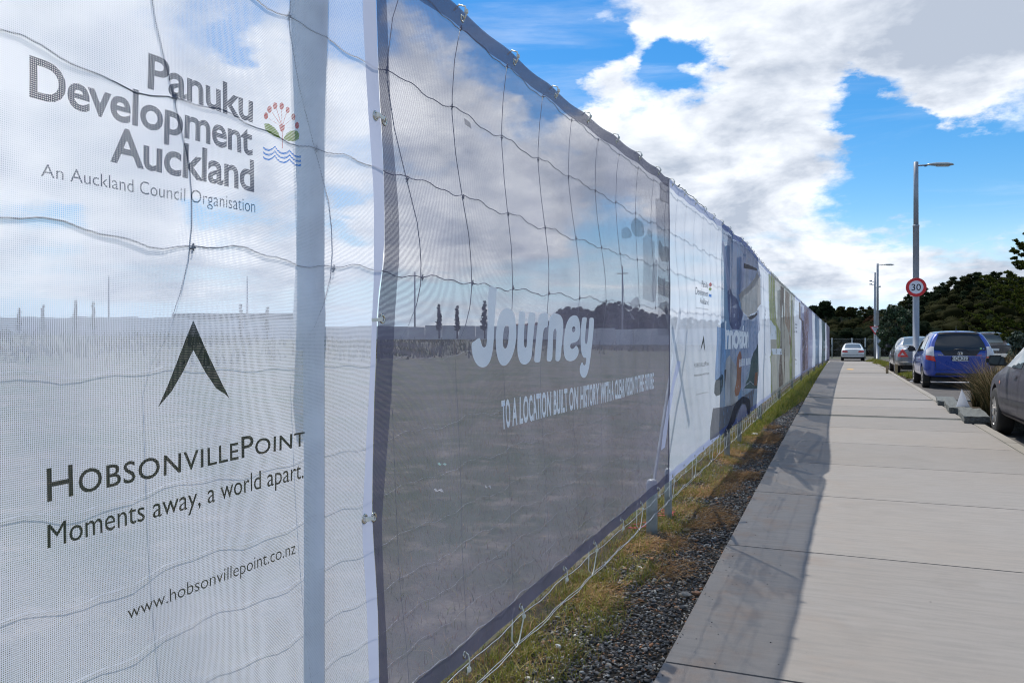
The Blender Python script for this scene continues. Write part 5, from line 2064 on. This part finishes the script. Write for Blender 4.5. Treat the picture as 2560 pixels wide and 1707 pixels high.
# ------------------------------------------------------------------ planters
def stone_block(a, b, w, h, label, dz=0.0):
    """rough split stone kerb laid from a to b on the ground"""
    a, b = Vector(a), Vector(b)
    L = (b - a).length
    bm = bmesh.new()
    bm_box(bm, (0, 0, 0), (w, L, h))
    bmesh.ops.subdivide_edges(bm, edges=bm.edges[:], cuts=5, use_grid_fill=True)
    for v in bm.verts:
        v.co += Vector((rnd.uniform(-1, 1) * .008, rnd.uniform(-1, 1) * .008, rnd.uniform(-1, 1) * .007))
    ang = math.atan2(-(b - a).x, (b - a).y)
    m = (a + b) / 2
    o = bm_obj('kerb_block', bm, M['stone_curb'], None, loc=(m.x, m.y, h / 2 - .05 + dz), rot=(0, 0, ang))
    tag(o, label, 'stone block', 'rough stone blocks edging the planter')


gA, gB, gC = ground_at(2345, 1000), ground_at(2385, 1016), ground_at(2424, 1042)
stone_block((2.06, 18.0), (1.95, 16.64), .31, .14, 'far rough stone block at the planter edge, next to the pale kerb')
stone_block((2.06, 16.58), (1.94, 14.90), .33, .145, 'middle rough stone block beside the white corner marker')
stone_block((2.06, 14.83), (1.92, 13.15), .33, .155, 'near rough stone block beside the front wheel of the dark grey car')
stone_block((2.2, 12.86), (4.6, 13.1), .16, .15, 'stone edging across the near end of the tussock planter')
stone_block((2.1, 17.7), (4.6, 17.9), .16, .10, 'stone edging across the far end of the tussock planter')
def soil_bed(name, x0, x1, y0, y1, z):
    V, F = [], []
    nx, ny = 14, 26
    for j in range(ny + 1):
        for i in range(nx + 1):
            x, y = x0 + (x1 - x0) * i / nx, y0 + (y1 - y0) * j / ny
            V.append((x, y, z + .02 * math.sin(x * 7) * math.sin(y * 5) + rnd.uniform(-.008, .008)))
    for j in range(ny):
        for i in range(nx):
            a = j * (nx + 1) + i
            F.append((a, a + 1, a + nx + 2, a + nx + 1))
    tag(mesh_obj(name, V, F, M['soil'], None, True), kind='structure')


soil_bed('planter_bed', 2.02, 4.6, 12.95, 17.75, .02)
soil_bed('planter_bed', 2.02, 4.7, 27.6, 32.2, -.01)
soil_bed('planter_bed', 2.04, 4.7, 38.2, 52.0, .0)


def tussock(cx, cy, h, n, r, lean, label):
    t = empty('tussock_grass', (cx, cy, .0), label=label, cat='tussock grass', group='tussock grasses in the near planter')
    a, rr = npr.uniform(0, 2 * np.pi, n), np.sqrt(npr.random(n)) * r
    b = np.stack([rr * np.cos(a), rr * np.sin(a), np.zeros(n)], 1)
    ln = npr.normal(0, .26, (n, 2)) + np.array(lean)
    ln += b[:, :2] / r * .35
    hh = h * npr.uniform(.55, 1.08, n)
    c = pick([(.045, .048, .022), (.07, .065, .03), (.035, .038, .02), (.10, .08, .04)], n, [.4, .25, .2, .15])
    blades('leaf_blade', b, hh, ln, npr.uniform(.0022, .0045, n), c, M['tinted'], 4, t, .35)['kind'] = 'stuff'
    m = n // 3
    b2 = b[:m]
    hh = h * npr.uniform(.95, 1.28, m)
    c = pick([(.34, .24, .13), (.42, .32, .19), (.25, .17, .09)], m)
    blades('dry_stalk', b2, hh, ln[:m] * 1.3 + np.array([.15, 0]), npr.uniform(.002, .0042, m), c, M['tinted'], 5, t, .5)['kind'] = 'stuff'
    return t


for i_, (cx, cy, h, l_) in enumerate([
        (2.50, 14.3, .98, 'big dry brown tussock grass behind the white corner marker'),
        (2.75, 13.4, .95, 'brown tussock grass clump just beyond the front wheel of the dark grey car'),
        (2.55, 15.3, .92, 'brown tussock clump in front of the blue hatchback rear bumper'),
        (3.25, 13.9, 1.0, 'golden tipped tussock clump at the right side of the near planter'),
        (3.3, 15.2, 1.02, 'tall golden tussock clump between the blue hatchback and the car mirror'),
        (2.6, 16.5, .62, 'short tussock clump at the far end of the near planter'),
        (3.9, 14.6, 1.05, 'rightmost tussock clump of the near planter beyond the dark grey car'),
        (3.5, 16.6, .95, 'tussock clump at the far right corner of the near planter')]):
    tussock(cx, cy, h, 1500, .26, (.12 + .05 * (i_ % 3), .02), l_)
# white folded corner marker (a three sided paper cone)
mk = ground_at(2398, 1022, .06)
V = [(-.10, -.02, 0), (.11, -.06, 0), (.03, .10, 0), (-.012, .0, .31), (-.004, .004, .31), (-.01, .008, .31)]
o = mesh_obj('corner_marker', V, [(0, 1, 4, 3), (1, 2, 5, 4), (2, 0, 3, 5), (3, 4, 5), (0, 2, 1)], M['paper'], None, loc=(mk.x + .06, mk.y + .1, .08))
tag(o, 'white pointed paper marker standing on the stone planter edging', 'marker')

low_shrub(2.75, 29.0, (.55, .9), .42, 1500, 'bright green ground cover between the lamp post and the silver grey saloon')
low_shrub(2.5, 30.9, (.4, .7), .30, 900, 'second patch of green ground cover behind the first, by the saloon rear wheel')
low_shrub(2.45, 42.0, (.35, 1.3), .33, 900, 'green planting between the saloon and the young tree')
low_shrub(2.4, 47.0, (.45, 2.0), .35, 1200, 'green planting around the foot of the young tree')
low_shrub(2.2, 51.3, (.45, .8), .42, 700, 'rounded green plant at the far corner of the planting strip by the path end')
for i_, (px_, py_, h_, lab) in enumerate([(2209, 933, .34, 'left timber stake at the edge of the second planter'), (2232, 934, .40, 'right timber stake at the edge of the second planter')]):
    g_ = ground_at(px_, py_)
    st_ = box('stake', (0, 0, h_ / 2), (.09, .07, h_), M['wood'], None, .006)
    st_.location = (g_.x + .12, g_.y, -.04)
    tag(st_, lab, 'stake', 'timber stakes by the kerb')

# ------------------------------------------------------------------ trees
def leaf_cloud(n, centers, radii, size, cols_fn, flat=.75, shell=.55):
    """n small two-triangle leaves spread through overlapping clumps"""
    centers, radii = np.asarray(centers, float), np.asarray(radii, float)
    w = radii ** 1.35
    i = npr.choice(len(centers), n, p=w / w.sum())
    d = npr.normal(size=(n, 3)); d /= np.linalg.norm(d, axis=1)[:, None]
    r = radii[i] * (shell + (1 - shell) * npr.random(n)) * npr.uniform(.8, 1.12, n)
    p = centers[i] + d * r[:, None] * np.array([1, 1, flat])
    a = npr.normal(size=(n, 3)); a /= np.linalg.norm(a, axis=1)[:, None]
    b = np.cross(a, d + npr.normal(0, .5, (n, 3))); b /= np.linalg.norm(b, axis=1)[:, None] + 1e-9
    s = size * npr.uniform(.6, 1.35, n)[:, None]
    V = np.stack([p - a * s * .5, p + b * s * .28, p + a * s * .6, p - b * s * .28], 1).reshape(-1, 3)
    F = np.arange(n * 4).reshape(-1, 4)
    C = np.repeat(cols_fn(n, d, i), 4, axis=0)
    return V, F, C


def clump_cols(palette, p=None):
    tone = {}

    def fn(n, d, i):
        base = np.array(palette)
        c = base[npr.choice(len(base), n, p=p)]
        k = i.max() + 1
        t = npr.uniform(.7, 1.3, k)[i][:, None]
        return c * t * npr.uniform(.85, 1.15, (n, 1))
    return fn


DARKG = [(.022, .037, .017), (.030, .047, .022), (.016, .026, .013), (.042, .050, .022)]
OLIVE = [(.050, .052, .018), (.038, .044, .016), (.064, .062, .022), (.025, .030, .012)]
RUST = [(.075, .035, .018), (.055, .030, .016), (.04, .035, .016)]

# young tree in the planting strip
yt = empty('young_tree', label='young dark green broadleaf tree in the planting strip, covering part of the give way sign', cat='tree')
tb = ground_at(2203, 905)
tb = Vector((2.55, 47.5, 0))
tube('trunk', [(0, 0, -.05), (.02, 0, .5), (-.01, .02, 1.0), (.03, 0, 1.7), (.0, 0, 2.3)], [.055, .048, .042, .032, .015], M['bark'], yt, 8)
for a in range(7):
    an = a * 2.4
    tube('limb', [(0, 0, .8 + a * .16), (math.cos(an) * .35, math.sin(an) * .35, 1.15 + a * .17), (math.cos(an) * .7, math.sin(an) * .7, 1.45 + a * .2)], [.022, .016, .006], M['bark'], yt, 5)
cs, rs = [], []
for a in range(34):
    an, hh = a * 2.399, .75 + 2.25 * ((a + .5) / 34)
    rad = .98 * math.sin(math.pi * min(1, (hh - .35) / 2.95)) ** .7
    q = rad * rnd.uniform(.45, 1.0)
    cs.append((math.cos(an) * q, math.sin(an) * q, hh)); rs.append(rnd.uniform(.20, .36))
V, F, C = leaf_cloud(9000, cs, rs, .11, clump_cols([(.026, .055, .022), (.035, .07, .03), (.05, .075, .045), (.016, .035, .016)]), .85, .4)
np_mesh('crown', V, F, M['leaf'], yt, C)
tube('guard_stake', [(-.25, -.2, -.05), (-.25, -.2, .75)], .03, M['wood'], yt, 6)
tube('guard_stake', [(.25, -.2, -.05), (.25, -.2, .75)], .03, M['wood'], yt, 6)
yt.location = (tb.x + .62, tb.y, 0)


# far forest: skyline measured from the photograph, trees standing on rising ground
SKY_PTS = [(1300, 812), (1380, 800), (1400, 762), (1440, 765), (1475, 775), (1510, 752), (1545, 750), (1600, 775), (1750, 800), (1850, 800), (1960, 792), (2020, 775), (2055, 762), (2085, 770), (2105, 772), (2160, 765), (2200, 770), (2240, 760), (2262, 742),
           (2280, 735), (2310, 728), (2340, 720), (2370, 702), (2400, 694), (2440, 690), (2480, 686), (2520, 688), (2560, 700), (2700, 690), (2900, 700)]


def sky_y(px):
    return interp(px, SKY_PTS)


def hill_height(px, dist, frac):
    return CAM_H + (853.5 - (853.5 + (sky_y(px) - 853.5) * frac)) / F_PX * dist


# terrain under the trees
V, F = [], []
rows = [(82, -.02), (100, .12), (130, .30), (165, .50), (210, .66), (260, .75)]
cols_ = list(range(1250, 3000, 50))
for (dd, fr) in rows:
    for px_ in cols_:
        c = depth_at(px_, dd)
        z = -.5 if fr < 0 else hill_height(px_, dd, fr) - 1.2
        V.append((c.x, c.y, z))
nc = len(cols_)
for j_ in range(len(rows) - 1):
    for i_ in range(nc - 1):
        a = j_ * nc + i_
        F.append((a, a + 1, a + nc + 1, a + nc))
tag(mesh_obj('hill', V, F, M['hill'], None, True), kind='structure')

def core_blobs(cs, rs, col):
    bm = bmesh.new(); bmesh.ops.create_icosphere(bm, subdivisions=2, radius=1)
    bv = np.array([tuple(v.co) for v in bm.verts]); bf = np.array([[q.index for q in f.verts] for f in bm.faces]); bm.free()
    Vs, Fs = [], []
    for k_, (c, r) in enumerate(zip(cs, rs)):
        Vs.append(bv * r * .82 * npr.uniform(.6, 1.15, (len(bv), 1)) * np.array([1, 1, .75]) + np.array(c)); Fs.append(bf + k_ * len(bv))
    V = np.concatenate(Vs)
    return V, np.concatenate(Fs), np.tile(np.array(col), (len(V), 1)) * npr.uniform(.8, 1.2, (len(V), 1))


KV, KF, KC, koff = [], [], [], 0
VV, FF, CC = [], [], []
off_ = 0
TV, TF = [], []
for (dd, top_f, th, step_px, nleaf, size) in [(88, .42, 4.2, 34, 3400, .12), (104, .66, 5.5, 30, 3300, .14), (132, .84, 7.0, 24, 3000, .17), (168, .97, 8.5, 16, 2600, .21), (205, 1.0, 10, 13, 2000, .27)]:
    px_ = 1320 if dd > 130 else 1900
    while px_ < 2800:
        p_ = px_ + rnd.uniform(-8, 8)
        wmax = step_px / F_PX * dd * (2.3 if dd > 150 else 1.9)
        H = hill_height(p_, dd, top_f * rnd.uniform(.93, 1.03))
        if dd > 150:
            H = hill_height(p_, dd, rnd.uniform(.97, 1.07) if dd < 180 else rnd.uniform(1.02, 1.12))
        base = max(-.5, H - th * rnd.uniform(.9, 1.2))
        c = depth_at(p_, dd + rnd.uniform(-6, 6))
        hgt = H - base
        n_ = 9
        cs, rs = [], []
        conif = (p_ > 2250 and dd > 140) or rnd.random() < .2
        for q in range(n_):
            f_ = (q + .5) / n_
            rr = wmax * (1.05 - .75 * f_ if conif else math.sin(math.pi * (.18 + .74 * f_)) * .95)
            an = q * 2.4 + rnd.random()
            cs.append((c.x + math.cos(an) * rr * .65, c.y + math.sin(an) * rr * .65, base + hgt * (.12 + .80 * f_)))
            rs.append(max(.8, rr * rnd.uniform(.50, .75)))
        pal = DARKG
        if dd < 120:
            pal = OLIVE if rnd.random() < .7 else DARKG
        elif 2070 < p_ < 2230 and dd < 150 and rnd.random() < .45:
            pal = RUST
        elif rnd.random() < .25:
            pal = OLIVE
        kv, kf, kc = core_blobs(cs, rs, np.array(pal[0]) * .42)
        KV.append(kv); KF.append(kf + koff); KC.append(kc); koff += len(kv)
        v_, f_, c_ = leaf_cloud(int(nleaf * .75), cs, np.array(rs) * 1.04, size, clump_cols(pal), .75, .6)
        VV.append(v_); FF.append(f_ + off_); CC.append(c_)
        off_ += len(v_)
        px_ += step_px * rnd.uniform(.8, 1.2)
tag(np_mesh('forest', np.concatenate(VV), np.concatenate(FF), M['tinted'], None, np.concatenate(CC)), kind='stuff')
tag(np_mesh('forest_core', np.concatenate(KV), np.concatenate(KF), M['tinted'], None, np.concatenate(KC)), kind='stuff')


def round_tree(px_, dist, top_y, width_px, label, pal, n=2600, size=.55, name='tree', squash=.85, conifer=False, ragged=False):
    c = depth_at(px_, dist)
    H = CAM_H + (853.5 - top_y) / F_PX * dist
    w = width_px / F_PX * dist / 2
    base = -.5
    t = empty(name, (c.x, c.y, base), label=label, cat='tree', group='trees standing out on the far skyline')
    Ht = H - base
    tube('trunk', [(0, 0, -.3), (.1, 0, Ht * .4), (0, 0, Ht * .85)], [.28, .2, .08], M['bark'], t, 7)
    cs, rs = [], []
    m = 16
    for q in range(m):
        f_ = (q + .5) / m
        if conifer:
            rr, hz = w * (1 - f_) * .9, Ht * (.3 + .68 * f_)
        else:
            rr, hz = w * math.sin(math.acos(min(1, max(-1, 1 - 2 * (.5 + f_ / 2)))) ) * .75 if f_ > .5 else w * .75, Ht - w * 2 * squash * (1 - f_) 
        an = q * 2.4
        if ragged:
            rr = w * rnd.uniform(.15, .95)
            hz = Ht * rnd.uniform(.52, .97) - rr * .4
        cs.append((math.cos(an) * rr * .75, math.sin(an) * rr * .75, min(hz, Ht - w * .3)))
        rs.append(max(.3, w * (.42 if not conifer else .40 * (1.15 - f_))) * (rnd.uniform(.45, .95) if ragged else 1))
    V, F, C = leaf_cloud(int(n * 3.2), cs, rs, size * .42, clump_cols(pal), squash, .35)
    np_mesh('crown', V, F, M['tinted'], t, C)
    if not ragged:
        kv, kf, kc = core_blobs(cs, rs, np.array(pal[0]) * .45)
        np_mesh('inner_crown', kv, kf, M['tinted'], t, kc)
    return t


round_tree(2063, 120, 753, 42, 'big rounded dark tree on the far skyline just right of the fence end', DARKG[:3], 3600, .5)
round_tree(2033, 124, 764, 34, 'smaller dark tree beside the rounded one, touching the fence top', DARKG[:3], 2600, .5)
round_tree(2103, 118, 766, 28, 'loose topped olive tree left of centre above the white saloon', OLIVE, 1500, .45)
round_tree(2126, 121, 768, 26, 'second loose topped olive tree above the white saloon', OLIVE, 1400, .45)
round_tree(2272, 130, 731, 40, 'spiky dark pine on the skyline directly behind the 30 sign', DARKG, 2600, .5, 'pine_tree', .8, True)
for i_, (px_, ty, lab) in enumerate([(2398, 694, 'left dark pine of the ridge top row'), (2420, 690, 'second dark pine of the ridge top row'), (2446, 687, 'third dark pine of the ridge top row with gaps below'),
                                     (2476, 684, 'fourth dark pine of the ridge top row'), (2506, 683, 'rightmost dark pine of the ridge top row beside the near pine')]):
    round_tree(px_, 175, ty + 2, 34, lab, DARKG[:3], 1300, .7, 'pine_tree', .7, False, True)

# near pine at the right edge with long lifted limbs
pn = empty('pine_tree', label='near pine with long yellow green limbs reaching in from the right photo edge', cat='tree')
pc = depth_at(2640, 40)
tube('trunk', [(0, 0, -.3), (.05, 0, 2), (0, 0.05, 4.5), (.05, 0, 7.5)], [.26, .22, .15, .04], M['bark'], pn, 10)
limbs = []
for k_ in range(44):
    z0 = .5 + 6.3 * (k_ / 44)
    an = math.pi + rnd.uniform(-1.25, 1.25) if k_ % 3 else rnd.uniform(0, 2 * math.pi)
    L_ = (4.7 - 3.4 * (z0 / 7.2) ** 1.2) * rnd.uniform(.75, 1.1)
    if z0 > 4.3:
        L_ = (2.3 - .28 * (z0 - 4.3) ** 1.4) * rnd.uniform(.8, 1.05)
    limbs.append((z0, an, L_))
fv, ff, fc, fo = [], [], [], 0
for (z0, an, L_) in limbs:
    dx, dy = math.cos(an + YAW), math.sin(an + YAW)
    pts = []
    for q in range(8):
        t = q / 7
        pts.append(Vector((dx * L_ * t, dy * L_ * t, z0 - .25 * L_ * t * (1 - t) + L_ * .24 * t * t)))
    tube('limb', pts, [.05 * (1 - .85 * q / 7) for q in range(8)], M['bark'], pn, 5)
    cs, rs = [], []
    for q in range(22):
        t = .22 + .78 * q / 21
        i0 = min(6, int(t * 7))
        p_ = pts[i0].lerp(pts[i0 + 1], t * 7 - i0)
        side = Vector((-dy, dx, 0)) * rnd.uniform(-1, 1) * (.75 * (1 - t) + .08)
        cs.append(tuple(p_ + side + Vector((0, 0, rnd.uniform(-.05, .14)))))
        rs.append(rnd.uniform(.12, .22) * (1.15 - .45 * t))
    n_ = 2600
    V, F, C = leaf_cloud(n_, cs, rs, .10, clump_cols([(.060, .080, .014), (.045, .062, .012), (.095, .100, .018), (.028, .042, .012)]), .6, .2)
    fv.append(V); ff.append(F + fo); fc.append(C); fo += len(V)
np_mesh('needles', np.concatenate(fv), np.concatenate(ff), M['tinted'], pn, np.concatenate(fc))
pn.location = (pc.x, pc.y, 0)

# greenish shrubs by the car park edge
for i_, (px_, dd, ty, w_, lab) in enumerate([(2545, 30, 815, 60, 'grey green shrub right of the pickup above the dark grey car'), (2330, 62, 832, 90, 'dark shrub behind the roof of the blue hatchback'),
                                             (2410, 58, 838, 70, 'olive shrub between the blue hatchback and the pickup'), (2500, 55, 835, 80, 'olive shrub behind the pickup')]):
    c = depth_at(px_, dd)
    H = CAM_H + (853.5 - ty) / F_PX * dd
    w = w_ / F_PX * dd / 2
    t = empty('shrub', (c.x, c.y, -.05), label=lab, cat='shrub', group='shrubs at the car park edge')
    cs = [(math.cos(q * 2.4) * w * .6 * rnd.random(), math.sin(q * 2.4) * w * .6 * rnd.random(), H * (.15 + .7 * q / 11)) for q in range(12)]
    V, F, C = leaf_cloud(2600, cs, [w * .42] * 12, .12 if dd < 40 else .2, clump_cols(OLIVE if i_ > 1 else [(.05, .075, .05), (.03, .05, .03), (.08, .10, .07)]), .85, .3)
    np_mesh('foliage', V, F, M['leaf'], t, C)
    tube('stem', [(0, 0, 0), (.03, 0, H * .5)], .04, M['bark'], t, 5)

# ------------------------------------------------------------------ netting fence at the end of the road
nf = empty('netting_fence', label='wire netting fence with thin steel posts across the far end of the path', cat='netting fence')
a_, b_ = depth_at(2060, 72), depth_at(2330, 72)
a_.z = b_.z = -.40
dirf = (b_ - a_)
Ln = dirf.length
dirf.normalize()
xsn = []
for px_ in (2080, 2130, 2163, 2200, 2240, 2285):
    c = depth_at(px_, 72)
    lathe('post', [(.045, -.45), (.045, 1.50), (.02, 1.52)], M['galv'], nf, 10, loc=(c.x, c.y, 0))
for zc in (-.2, .45, 1.45):
    tube('rail_wire', [Vector((a_.x, a_.y, zc)), Vector((b_.x, b_.y, zc))], .008, M['galv'], nf, 4)
parts = []
n_ = int(Ln / .16)
for i_ in range(n_ + 8):
    for s in (-1, 1):
        x0 = i_ * .16
        p0 = a_ + dirf * x0
        p1 = a_ + dirf * (x0 + s * 1.2)
        if 0 <= x0 + s * 1.2 <= Ln and x0 <= Ln:
            parts.append(tube_data([Vector((p0.x, p0.y, -.35)), Vector((p1.x, p1.y, 1.45))], .0016, 3, cap=False))
V, F = join_data(parts)
tag(mesh_obj('netting', V, F, M['galv'], nf), kind='stuff')

# ------------------------------------------------------------------ far side of the field, seen through the cloth
M['hoarding'] = simple('pale_hoarding', (.62, .60, .61), .8, 0, .15, .5)
M['roof_dark'] = simple('dark_roof', (.10, .11, .13), .7, 0, .15, .3)
M['wall_pale'] = simple('pale_wall', (.80, .81, .82), .8, 0, .08, .4)
M['orange_roof'] = simple('orange_stripe', (.40, .14, .08), .8, 0, .15, .4)


def far(px_, dist, py_):
    return depth_at(px_, dist, py_)


def far_wall(name, x0, x1, dist, y_top, y_bot, mat, label, cat, th=.5, parent=None, pieces=1):
    t = parent or empty(name, label=label, cat=cat)
    for i in range(pieces):
        xa = x0 + (x1 - x0) * i / pieces + (1 if pieces > 1 else 0)
        xb = x0 + (x1 - x0) * (i + 1) / pieces
        A, B = far(xa, dist, y_top), far(xb, dist, y_top)
        if pieces > 1:
            A.z = B.z = A.z + rnd.uniform(-.10, .10)
        zb = far(xa, dist, y_bot).z
        n_ = Vector((-(B - A).y, (B - A).x, 0)).normalized() * th
        V = [(A.x, A.y, zb), (B.x, B.y, zb), (B.x, B.y, A.z), (A.x, A.y, A.z)]
        V += [(v[0] + n_.x, v[1] + n_.y, v[2]) for v in V]
        mesh_obj('panel' if pieces > 1 else 'wall', V, [(0, 1, 2, 3), (5, 4, 7, 6), (0, 4, 5, 1), (3, 2, 6, 7), (1, 5, 6, 2), (0, 3, 7, 4)], mat, t)
    return t


far_wall('site_hoarding', -120, 470, 88, 793, 842, M['hoarding'], 'long pale site hoarding across the field behind the near white banner', 'hoarding', .2, pieces=14)
far_wall('site_hoarding', 470, 1400, 90, 815, 848, M['hoarding'], 'long pale site hoarding across the field behind the grey Journey banner', 'hoarding', .2, pieces=22)
far_wall('site_hoarding', 1400, 1950, 92, 822, 862, M['hoarding'], 'pale site hoarding below the dark trees behind the middle banners', 'hoarding', .2, pieces=12)
wh = far_wall('warehouse', 435, 760, 120, 786, 815, M['wall_pale'], 'low warehouse with a long dark roof edge far behind the near white banner', 'warehouse', 12)
for o_ in far_wall('x', 430, 765, 119.5, 783, 797, M['roof_dark'], '', '', .6, wh).children:
    pass
for (xa, xb) in [(470, 492), (575, 612), (690, 735)]:
    far_wall('door', xa, xb, 119.2, 799, 826, M['sign_white'], '', '', .3, wh)
for c_ in wh.children:
    m0 = c_.data.materials[0]
    if m0 == M['roof_dark']:
        c_.name = 'roof_edge'
    elif m0 == M['sign_white']:
        c_.name = 'door'
sh = far_wall('shed', 1290, 1370, 110, 810, 822, M['orange_roof'], 'long shed with an orange red stripe behind the Journey lettering', 'shed', 5)


def slim_tree(px_, dist, ty, by, w_, label):
    c = depth_at(px_, dist)
    z0, z1 = CAM_H + (853.5 - by) / F_PX * dist, CAM_H + (853.5 - ty) / F_PX * dist
    w = w_ / F_PX * dist / 2
    t = empty('slim_tree', (c.x, c.y, z0), label=label, cat='tree', group='slim young trees across the field')
    H = z1 - z0
    tube('trunk', [(0, 0, -.5), (0, 0, H * .9)], [.09, .03], M['bark'], t, 5)
    cs = [(rnd.uniform(-.2, .2) * w, rnd.uniform(-.2, .2) * w, H * (.2 + .72 * q / 8)) for q in range(9)]
    V, F, C = leaf_cloud(500, cs, [w * (1.0 - .07 * q) * .8 for q in range(9)], .28, clump_cols(DARKG), 1.0, .2)
    np_mesh('crown', V, F, M['tinted'], t, C)


for (px_, ty, w_, lab) in [(48, 768, 14, 'leftmost slim tree above the hoarding behind the white banner'), (107, 760, 14, 'second slim tree from the left above the hoarding'),
                           (188, 748, 16, 'tall slim tree above the hoarding, third from the left'), (234, 752, 14, 'slim tree above the hoarding, fourth from the left'),
                           (602, 757, 13, 'slim tree in front of the warehouse roof'), (668, 765, 12, 'small slim tree right of the warehouse doors'),
                           (1098, 758, 20, 'slim tree left of the Journey lettering'), (1143, 762, 20, 'slim tree just left of the J of the Journey lettering'),
                           (1212, 748, 26, 'thin crowned tree behind the J of the Journey lettering')]:
    slim_tree(px_, 84, ty, 835, w_, lab)
for (px_, ty, lab) in [(272, 690, 'thin mast far behind the white banner lettering'), (618, 690, 'thin mast above the warehouse'), (1037, 680, 'thin mast left of the Journey lettering'),
                       (1556, 665, 'power pole with a crossarm behind the right part of the Journey banner')]:
    c = depth_at(px_, 95)
    H = CAM_H + (853.5 - ty) / F_PX * 95
    t = empty('mast', (c.x, c.y, 1.5), label=lab, cat='mast', group='thin masts across the field')
    lathe('pole', [(.12, -.5), (.08, H - 1.5)], M['lamp_metal'], t, 8)
    if 'crossarm' in lab:
        box('crossarm', (0, 0, H - 2.4), (1.3, .1, .1), M['wood'], t)

# litter in the field
for (px_, py_, s, lab) in [(1105, 1166, .03, 'pale green scrap of plastic in the field behind the Journey banner'), (1097, 1233, .025, 'small white scrap lying in the field behind the Journey banner'),
                           (1220, 1224, .018, 'tiny white scrap in the field right of the other litter')]:
    g_ = ground_at(px_, py_, -.02)
    bm = bmesh.new()
    bmesh.ops.create_grid(bm, x_segments=4, y_segments=3, size=1)
    for v in bm.verts:
        v.co = Vector((v.co.x * s * 1.4, v.co.y * s * .7, .012 * math.sin(v.co.x * 4) + rnd.uniform(0, .01)))
    tag(bm_obj('litter', bm, simple('scrap', (.35, .6, .52) if 'green' in lab else (.7, .7, .7), .6), None, loc=(g_.x, g_.y, .0)), lab, 'litter')

# tag hanging on a thread behind the near white banner
# small round-wire hook on the top wire
hk = bp(838, 62)
tag(tube('wire_hook', [Vector((FX - .03, hk[0], hk[1] + .07)), Vector((FX - .03, hk[0] + .004, hk[1] + .03)), Vector((FX - .03, hk[0] - .010, hk[1])), Vector((FX - .03, hk[0], hk[1] - .014)),
                       Vector((FX - .03, hk[0] + .011, hk[1])), Vector((FX - .03, hk[0] + .002, hk[1] + .02))], .0022, M['wire'], None, 5), 'small hanging wire hook right of the post behind the near white banner', 'wire hook')
tg = bp(1177, 306)
tag(patch('cloth_patch', [[[bp(*p) for p in [(1167, 294), (1184, 306), (1187, 322), (1169, 310)]]]], g_dark, None, 4), 'small dark patch stuck on the upper left of the Journey banner', 'patch')

# ------------------------------------------------------------------ put every thing's origin at its own base
for o in list(scene.objects):
    if o.type == 'EMPTY' and o.parent is None and tuple(o.location) == (0, 0, 0):
        kids = [c for c in o.children_recursive if c.type == 'MESH']
        if not kids:
            continue
        bpy.context.view_layer.update()
        lo = Vector((1e9,) * 3); hi = Vector((-1e9,) * 3)
        for c in kids:
            for q in c.bound_box:
                p_ = c.matrix_world @ Vector(q)
                for a in range(3):
                    lo[a] = min(lo[a], p_[a]); hi[a] = max(hi[a], p_[a])
        base = Vector(((lo.x + hi.x) / 2, (lo.y + hi.y) / 2, lo.z))
        for c in o.children:
            c.location = c.location - base
        o.location = base
